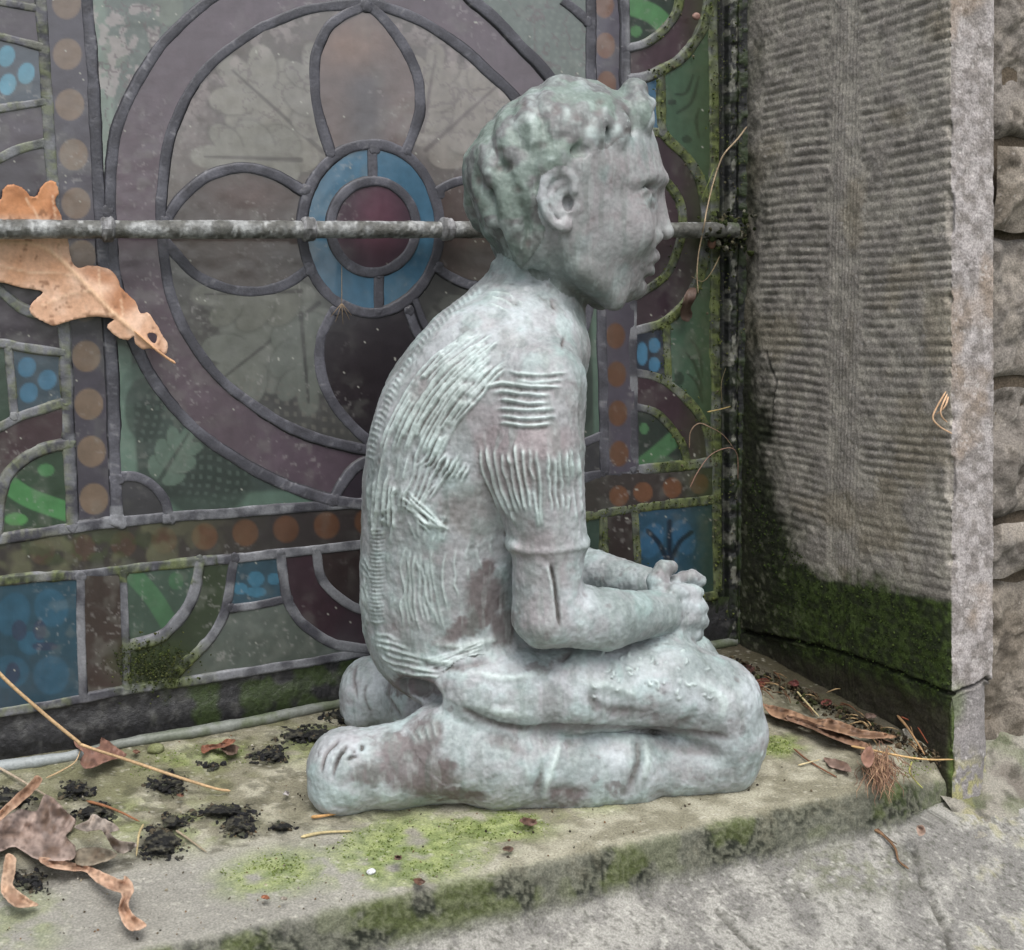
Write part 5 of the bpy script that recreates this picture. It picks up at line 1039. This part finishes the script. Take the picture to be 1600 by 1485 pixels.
# ================================================================ TWIGS
def twig(pts, r, colr, lb, name='twig', cat='twig', place=None, group=None, mat='twig', **k):
    q = np.array([list((place or (lambda x, y, hh: on_sill(x, y, hh)))(*p)) for p in pts]); q = catmull(q, 6); m = len(q)
    rr = r*np.linspace(1, .6, m)*(1+.25*(fbm(np.arange(m)[:, None]*np.array([[1., 0, 0]])+r*1e4, 3, 2, 3)-.5)); V, F_ = tube(q, rr, 7); n = fbm(V, .01, 3, 5); cc = mix(np.ones((len(V), 3))*lin(colr)*.75, lin(colr), ss(.3, .6, n))
    kw = dict(label=lb, category=cat); 
    if group: kw['group'] = group
    return mk(name, V, F_, MAT[mat], None, cc, **kw)
twig([(-60,975,.055),(-5,1048,.058),(60,1108,.064),(118,1156,.070),(133,1166,.072),(200,1188,.088),(280,1215,.106),(335,1232,.118),(360,1236,.121)], .0015, (190,160,122), 'long straw coloured twig slanting across the left end of the sill', place=lambda x, y, hh: on_y(x, y, -hh))
twig([(-20,1190,.004),(20,1212,.004),(50,1230,.004),(75,1245,.003)], .0011, (176,160,140), 'short pale grey stem under the folded leaf blade')
twig([(72,1216,.003),(95,1205,.004),(118,1190,.005),(128,1165,.009)], .0007, (206,178,140), 'thin crooked pale stem below the red crumpled leaf')
twig([(136,1252,.002),(165,1260,.004),(190,1270,.004),(218,1284,.003)], .0011, (150,104,74), 'brown twig running down to the black crumbs')
twig([(224,1288,.012),(217,1305,.011),(213,1338,.004)], .0009, (190,172,130), 'upright pale grass stem in front of the black crumbs')
twig([(275,1298,.003),(290,1308,.003),(323,1332,.002)], .0010, (160,146,124), 'short grey stem right of the black crumbs')
twig([(486,1277,.002),(505,1275,.003),(532,1270,.003)], .0013, (180,140,92), 'short straw piece against the toes of the statue')
twig([(470,1308,.0015),(505,1301,.002),(550,1299,.0015)], .0012, (196,180,136), 'pale straw lying in front of the foot')
twig([(1330,1166,.010),(1360,1172,.010),(1410,1182,.008),(1450,1187,.006),(1490,1187,.006)], .0010, (208,172,120), 'long pale straw stretching to the corner of the jamb')
twig([(1242,1077,.004),(1260,1098,.004),(1280,1120,.003)], .0009, (206,190,146), 'pale straw crossing the sill behind the knee')
twig([(1402,1118,.010),(1420,1140,.008),(1445,1180,.005)], .0012, (186,148,108), 'bent straw leaning at the foot of the jamb')
twig([(1408,1120,.012),(1430,1132,.010),(1450,1162,.006)], .0007, (150,84,60), 'thin red stem arching at the jamb foot')
twig([(1240,1170,.002),(1262,1188,.002),(1290,1205,.0015),(1308,1215,.001)], .0008, (130,88,66), 'thin dark twig on the sill right of the knee')
twig([(1247,1196,.002),(1262,1192,.003),(1282,1187,.003)], .0007, (206,190,150), 'tiny pale straw near the thin dark twig')
twig([(1425,1190,.004),(1421,1206,.002),(1432,1222,0),(1442,1232,-.002)], .0007, (170,170,96), 'yellow green stem on the mossy corner of the sill')
for i in range(46):
    x = rng.uniform(1150, 1440); y = np.interp(x, [1130,1480], [1040,1172])+rng.uniform(-22, 30)*(1 if x > 1200 else .5); a = rng.uniform(-.4, .9); L = rng.uniform(12, 36)
    twig([(x, y, .002), (x+L*.5*math.cos(a), y+L*.5*math.sin(a), .004+rng.uniform(0, .004)), (x+L*math.cos(a+.2), y+L*math.sin(a+.2), .002)], rng.uniform(.0004, .0007), [(176,150,112),(120,84,62),(150,124,92),(98,74,56)][i % 4], 'thin dry needle in the litter along the foot of the jamb', 'dry_needle', 'needle', group='dry needles along the foot of the jamb')
# front stone twig, jamb stems
def plin(x, y, hh):   # onto the sloping course stone
    n_ = np.array([0, -.5, .86]); p0 = np.array([0, yb, zb])+n_*(.002+hh); r = ray(x, y); t = ((p0-C) @ n_)/(r @ n_); return C+r*t
twig([(1358,1292,.001),(1380,1305,.002),(1398,1325,.002),(1404,1345,.001),(1420,1358,.002)], .0012, (130,100,74), 'bent brown twig on the sloping stone below the dry tuft', place=plin)
twig([(1366,1290,.002),(1390,1312,.003),(1402,1320,.002)], .0006, (90,70,56), 'dark sliver lying along the bent brown twig', place=plin)
oy = lambda x, y, hh: on_y(x, y, -hh)
twig([(1167,198,.02),(1152,218,.022),(1132,240,.022),(1122,262,.02),(1112,295,.02),(1104,330,.024),(1101,348,.028),(1096,372,.02),(1091,400,.016),(1089,430,.015),(1091,458,.014)], .0008, (170,150,124), 'long thin dry stem hanging in front of the right end of the saddle bar', 'dry_grass', 'grass', oy)
twig([(1116,262,.019),(1106,288,.018),(1096,312,.014)], .0005, (120,130,76), 'short green grass blade beside the long hanging stem', 'grass_blade', 'grass', oy)
twig([(1077,700,.004),(1079,675,.008),(1092,662,.01),(1110,668,.012),(1130,680,.010),(1146,700,.006)], .0006, (160,136,116), 'thin arched root over the maroon glass at the lower right', 'dry_grass', 'grass', oy)
twig([(1078,762,.004),(1092,735,.008),(1112,710,.010),(1140,700,.008),(1152,712,.006),(1153,750,.006)], .0005, (156,124,110), 'fine root drooping over the lower right dotted glass', 'dry_grass', 'grass', oy)
twig([(1105,644,.006),(1125,640,.010),(1142,635,.008)], .0007, (170,150,100), 'short straw piece sticking out of the dark channel', 'dry_grass', 'grass', oy)
twig([(1125,400,.014),(1112,425,.018),(1098,440,.014),(1080,432,.008)], .0005, (130,116,90), 'thin tangled root below the right end of the bar', 'dry_grass', 'grass', oy)
twig([(1128,630,.006),(1127,600,.008),(1134,575,.006)], .0004, (120,110,84), 'fine upright hair root beside the dark channel', 'dry_grass', 'grass', oy)
jx_ = lambda x, y, hh: on_x(x, y, XJ-hh)
for i, (p, lb) in enumerate([([(1478,612,.002),(1462,640,.010),(1458,655,.014),(1470,668,.010),(1488,678,.004)], 'longest loop of dry straw stuck to the edge of the jamb'), ([(1480,616,.002),(1470,640,.012),(1472,652,.012),(1480,660,.006)], 'inner loop of dry straw stuck to the edge of the jamb'), ([(1482,620,.002),(1476,636,.008),(1463,648,.012)], 'short straw crossing the loops on the edge of the jamb')]):
    twig(p, .0008, (206,170,136), lb, 'straw_loop', 'straw', jx_)
# star shaped spider thread scrap on the lead
for i, (dx, dy) in enumerate([(-18,22),(-10,30),(2,34),(12,26),(0,-60),(16,20)]):
    twig([(534,474,.006),(534+dx*.5,474+dy*.5,.007),(534+dx,474+dy,.004)], .00035, (140,122,100), 'one fine fibre of the star shaped tuft on the lead under the blue ring', 'dry_fibre', 'fibre', oy, group='fibres of the star shaped tuft on the lead')
# husk caught in the right border, snail shell under the bar
for nm_, lb, ol, cb, yy in [('bud_husk', 'papery pink brown husk caught on the mossy lead at the right', [(1066,478),(1070,462),(1078,450),(1088,452),(1086,468),(1080,480),(1082,492),(1076,502),(1066,500),(1063,488)], (92,76,68), -.012)]:
    leafmesh(nm_, ol, lambda x, y: on_y(x, y, yy-.006*np.sin((y-450)*.1)-.004*np.abs(x-1075)*.1), lambda x, y: mix(np.ones(x.shape+(3,))*lin(cb), lin((80,62,54)), ss(.4, .6, fbm(np.stack([x, y, x*0], -1), 8, 2, 4))), step=3, label=lb, category='husk')
lump('snail_shell', on_y(1112, 381, -.012), .0042, MAT['leaf'], None, ((104,78,66), (128,98,82)), 4, (1, .7, 1.15), .08, 3, label='small brown snail shell under the right end of the bar', category='snail shell')
lump('snail_shell', on_y(1088, 26, -.008), .0036, MAT['leaf'], None, ((120,92,84), (150,120,110)), 8, (1.2, .6, .9), .1, 3, label='small dull snail shell on the maroon glass at the top right', category='snail shell')
# ================================================================ MOSS AND CRUMBS
def scatter_lump(name, pts, place, mat, cols, sub=1, **kw):
    import bmesh
    bm = bmesh.new(); bmesh.ops.create_icosphere(bm, subdivisions=sub, radius=1); v0 = np.array([x.co for x in bm.verts]); f0 = np.array([[q.index for q in f.verts] for f in bm.faces]); bm.free()
    Vs, Fs, Cs = [], [], []
    for k, (x, y, hh, r) in enumerate(pts):
        sq = rng.uniform(.3, 1.3, 3); A_ = np.linalg.qr(rng.normal(size=(3, 3)))[0]; v = ((v0*sq)*(1+.6*(rng.random(len(v0))[:, None]-.5))) @ A_*r+place(x, y, hh); Vs.append(v); Fs.append(f0+k*len(v0)); Cs.append(np.ones((len(v0), 3))*lin(cols[rng.integers(len(cols))])*rng.uniform(.7, 1.15))
    return mk(name, np.vstack(Vs), np.vstack(Fs), MAT[mat], None, np.vstack(Cs), smooth=False, **kw)
ps = lambda x, y, hh: on_sill(x, y, hh)
for (x, y, rx, ry, n_, lb) in [(262,1228,26,13,70,'black crumbly clump just below the long twig'), (262,1212,12,8,20,'small black crumb patch touching the long twig'), (420,1180,26,11,80,'black crumbly clump between the window and the toes'), (375,1288,26,16,90,'black crumbly mound in front of the toes'), (345,1268,40,9,90,'thin dark band of crumbs behind the black mound'), (252,1318,30,22,130,'largest black crumbly heap beside the curled leaf'), (272,1285,20,12,60,'black crumbs right of the curled leaf tip'), (440,1292,17,6,30,'small flat black crumb patch nearest the toes'), (48,1376,22,14,60,'black crumbs between the two leaf strips at the left'), (150,1270,28,12,60,'black crumbs behind the curled leaf'), (120,1235,22,12,50,'dark green black crumbs below the crooked stem'), (20,1250,26,14,40,'black crumbs at the left edge under the folded leaf blade'), (330,1196,22,6,24,'sparse dark crumbs on the sill below the rust red curl'), (490,1150,50,12,110,'dark litter heaped behind the toes against the window'), (540,1120,30,10,60,'dark litter beside the far foot')]:
    p = []
    for _ in range(int(n_*2.6)):
        a = rng.uniform(0, 6.283); q = rng.random()**.5*(1+.5*math.sin(3*a+x)); p.append((x+rx*q*math.cos(a), y+ry*q*math.sin(a), .0003+.003*max(0, 1-q)*rng.random(), .0006+.0022*rng.random()**2.2))
    u_, w_ = np.meshgrid(np.linspace(-1.25, 1.25, 46), np.linspace(-1.25, 1.25, 40)); xx_, yy_ = x+u_*rx, y+w_*ry; N_ = np.stack([xx_, yy_*1.6, xx_*0], -1); q_ = np.hypot(u_, w_); nn_ = fbm(N_, 20, 4, 5); hh_ = .0075*(1-ss(.25, 1.2, q_))*ss(.3, .75, nn_+.2*(1-q_))+.0035*(fbm(N_, 5, 2, 8)-.5); kp = (hh_ > .0006)
    if kp.sum() > 30 and n_ > 25: grid_mesh('black_crust', on_sill(xx_, yy_, hh_-.0002), MAT['dark'], None, mix(np.ones(hh_.shape+(3,))*lin((40,40,40)), lin((84,82,72)), ss(.45, .65, fbm(N_, 9, 3, 12))), kp, flip=True, label='matted '+lb, category='crumb heap', kind='stuff')
    scatter_lump('black_crumbs', p, ps, 'dark', [(44,44,46),(58,58,54),(36,36,38),(70,72,60),(88,80,66)], label=lb, category='crumb heap', kind='stuff')
p = []
for _ in range(420):
    x = rng.uniform(1140, 1470); e_ = rng.random()**1.5; y = np.interp(x, [1130,1480], [1016,1182])+e_*rng.choice([26, 20])+2; p.append((x, y, .001+.006*(1-e_)*rng.random(), rng.uniform(.0008, .0024)))
scatter_lump('dark_litter', p, ps, 'dark', [(48,42,32),(66,56,42),(36,32,26),(88,76,58),(62,66,40)], label='dark crumbly litter gathered along the foot of the mossy jamb', category='litter', kind='stuff')
# moss flecks on lead and frame at the right, moss growth round the bar end
p = []
cpts = np.vstack([resample(q_, 4, c_) for q_, w_, c_ in CAMES]); cmv = came_moss(cpts[:, 0], cpts[:, 1])*(cpts[:, 0] > 900); cpts = cpts[cmv > .35]
for _ in range(1900):
    if rng.random() < .75: q_ = cpts[rng.integers(len(cpts))]; x, y = q_[0]+rng.normal(0, 5), q_[1]+rng.normal(0, 5); hh = .0018
    else: x, y = rng.uniform(1122, 1166), rng.uniform(-150, 980); hh = .001
    p.append((x, y, hh, rng.uniform(.0004, .0012)))
scatter_lump('moss_flecks', p, oy, 'dark', [(60,70,34),(78,88,42),(48,56,30),(98,104,60),(96,92,74)], label='green moss flecks growing on the right hand leads and frame', category='moss', kind='stuff')
p = [(1138+rng.normal(0, 17), 362+rng.normal(0, 15), .004+abs(rng.normal(0, .009)), rng.uniform(.0012, .0034)) for _ in range(230)]
scatter_lump('moss_clump', p, oy, 'dark', [(44,52,28),(60,68,36),(34,38,24),(120,118,104),(84,80,62)], label='dark moss clump with pale crumbs where the bar meets the jamb', category='moss', kind='stuff')
p = [(238+rng.normal(0, 32), 1040+rng.normal(0, 20), .0012+abs(rng.normal(0, .0012)), rng.uniform(.0004, .0012)) for _ in range(700)]
scatter_lump('moss_clump', p, oy, 'dark', [(50,58,30),(62,70,34),(44,50,28),(78,82,48)], label='green moss cushion on the lower left leads beside the maroon ring', category='moss', kind='stuff')
# dry fibrous tuft spilling over the sill edge
Vs, Fs, Cs, b0 = [], [], [], 0
for _ in range(190):
    x = 1372+rng.normal(0, 12); y = 1185+rng.normal(0, 12); L = rng.uniform(22, 58); a = rng.normal(1.3, .42)
    q = []
    for t in np.linspace(0, 1, 6): q.append(on_sill(x+L*t*math.cos(a)+4*math.sin(7*t+x), y+L*t*math.sin(a), .008*(1-t)+.003+.003*math.sin(5*t+y)))
    q = np.array(q); V, F_ = tube(q, .00026, 4); Vs.append(V); Fs.append(F_+b0); b0 += len(V); Cs.append(np.ones((len(V), 3))*lin([(150,118,96),(120,92,76),(172,140,112)][rng.integers(3)]))
mk('dry_tuft', np.vstack(Vs), np.vstack(Fs), MAT['twig'], None, np.vstack(Cs), label='dry brown fibrous tuft hanging over the sill edge near the jamb', category='tuft', kind='stuff')

# grit and moss tufts on the sill
p = []
for _ in range(1700):
    x, y = rng.uniform(0, 1450), rng.uniform(1040, 1470); q_ = on_sill(x, y)
    if q_[1] < FE+.004 or q_[1] > -.004 or q_[0] > XJ-.004: continue
    p.append((x, y, .0004, .0003+.0009*rng.random()**3))
scatter_lump('stone_grit', p, ps, 'dark', [(150,142,122),(96,86,70),(60,54,46),(188,182,168),(120,96,72)], label='loose stone grit and specks strewn over the window sill', category='grit', kind='stuff')
p = []
for (x0_, y0_, rx_, ry_, n_) in [(640,1330,130,50,900), (770,1288,90,24,500), (430,1362,88,30,500), (1215,1165,40,16,260), (1430,1215,36,34,420), (330,1180,90,16,160), (240,1200,60,20,120)]:
    for _ in range(n_):
        a, q_ = rng.uniform(0, 6.283), rng.random()**.7; x, y = x0_+rx_*q_*math.cos(a), y0_+ry_*q_*math.sin(a); w_ = on_sill(x, y)
        if fbm(w_[None], .014, 4, 87)[0] < .45 or w_[1] < FE+.003 or w_[0] > XJ: continue
        p.append((x, y, .0002, rng.uniform(.0003, .0008)))
scatter_lump('moss_tufts', p, ps, 'dark', [(108,124,62),(122,136,74),(98,114,56),(134,146,88)], label='tiny green moss tufts in patches on the window sill', category='moss', kind='stuff')
p = []
for _ in range(1500):
    x = rng.uniform(1166, 1484); y = np.interp(x, [1166,1200,1290,1380,1430,1487], [700,800,920,915,945,1010])+abs(rng.normal(0, 90))
    if y > np.interp(x, [1166,1475], [1000,1085]): continue
    p.append((x, y, .0002, rng.uniform(.0004, .0012)))
scatter_lump('moss_tufts', p, jx_, 'dark', [(44,58,26),(58,74,32),(36,46,22),(74,88,44)], label='dark green moss tufts on the lower part of the jamb', category='moss', kind='stuff')
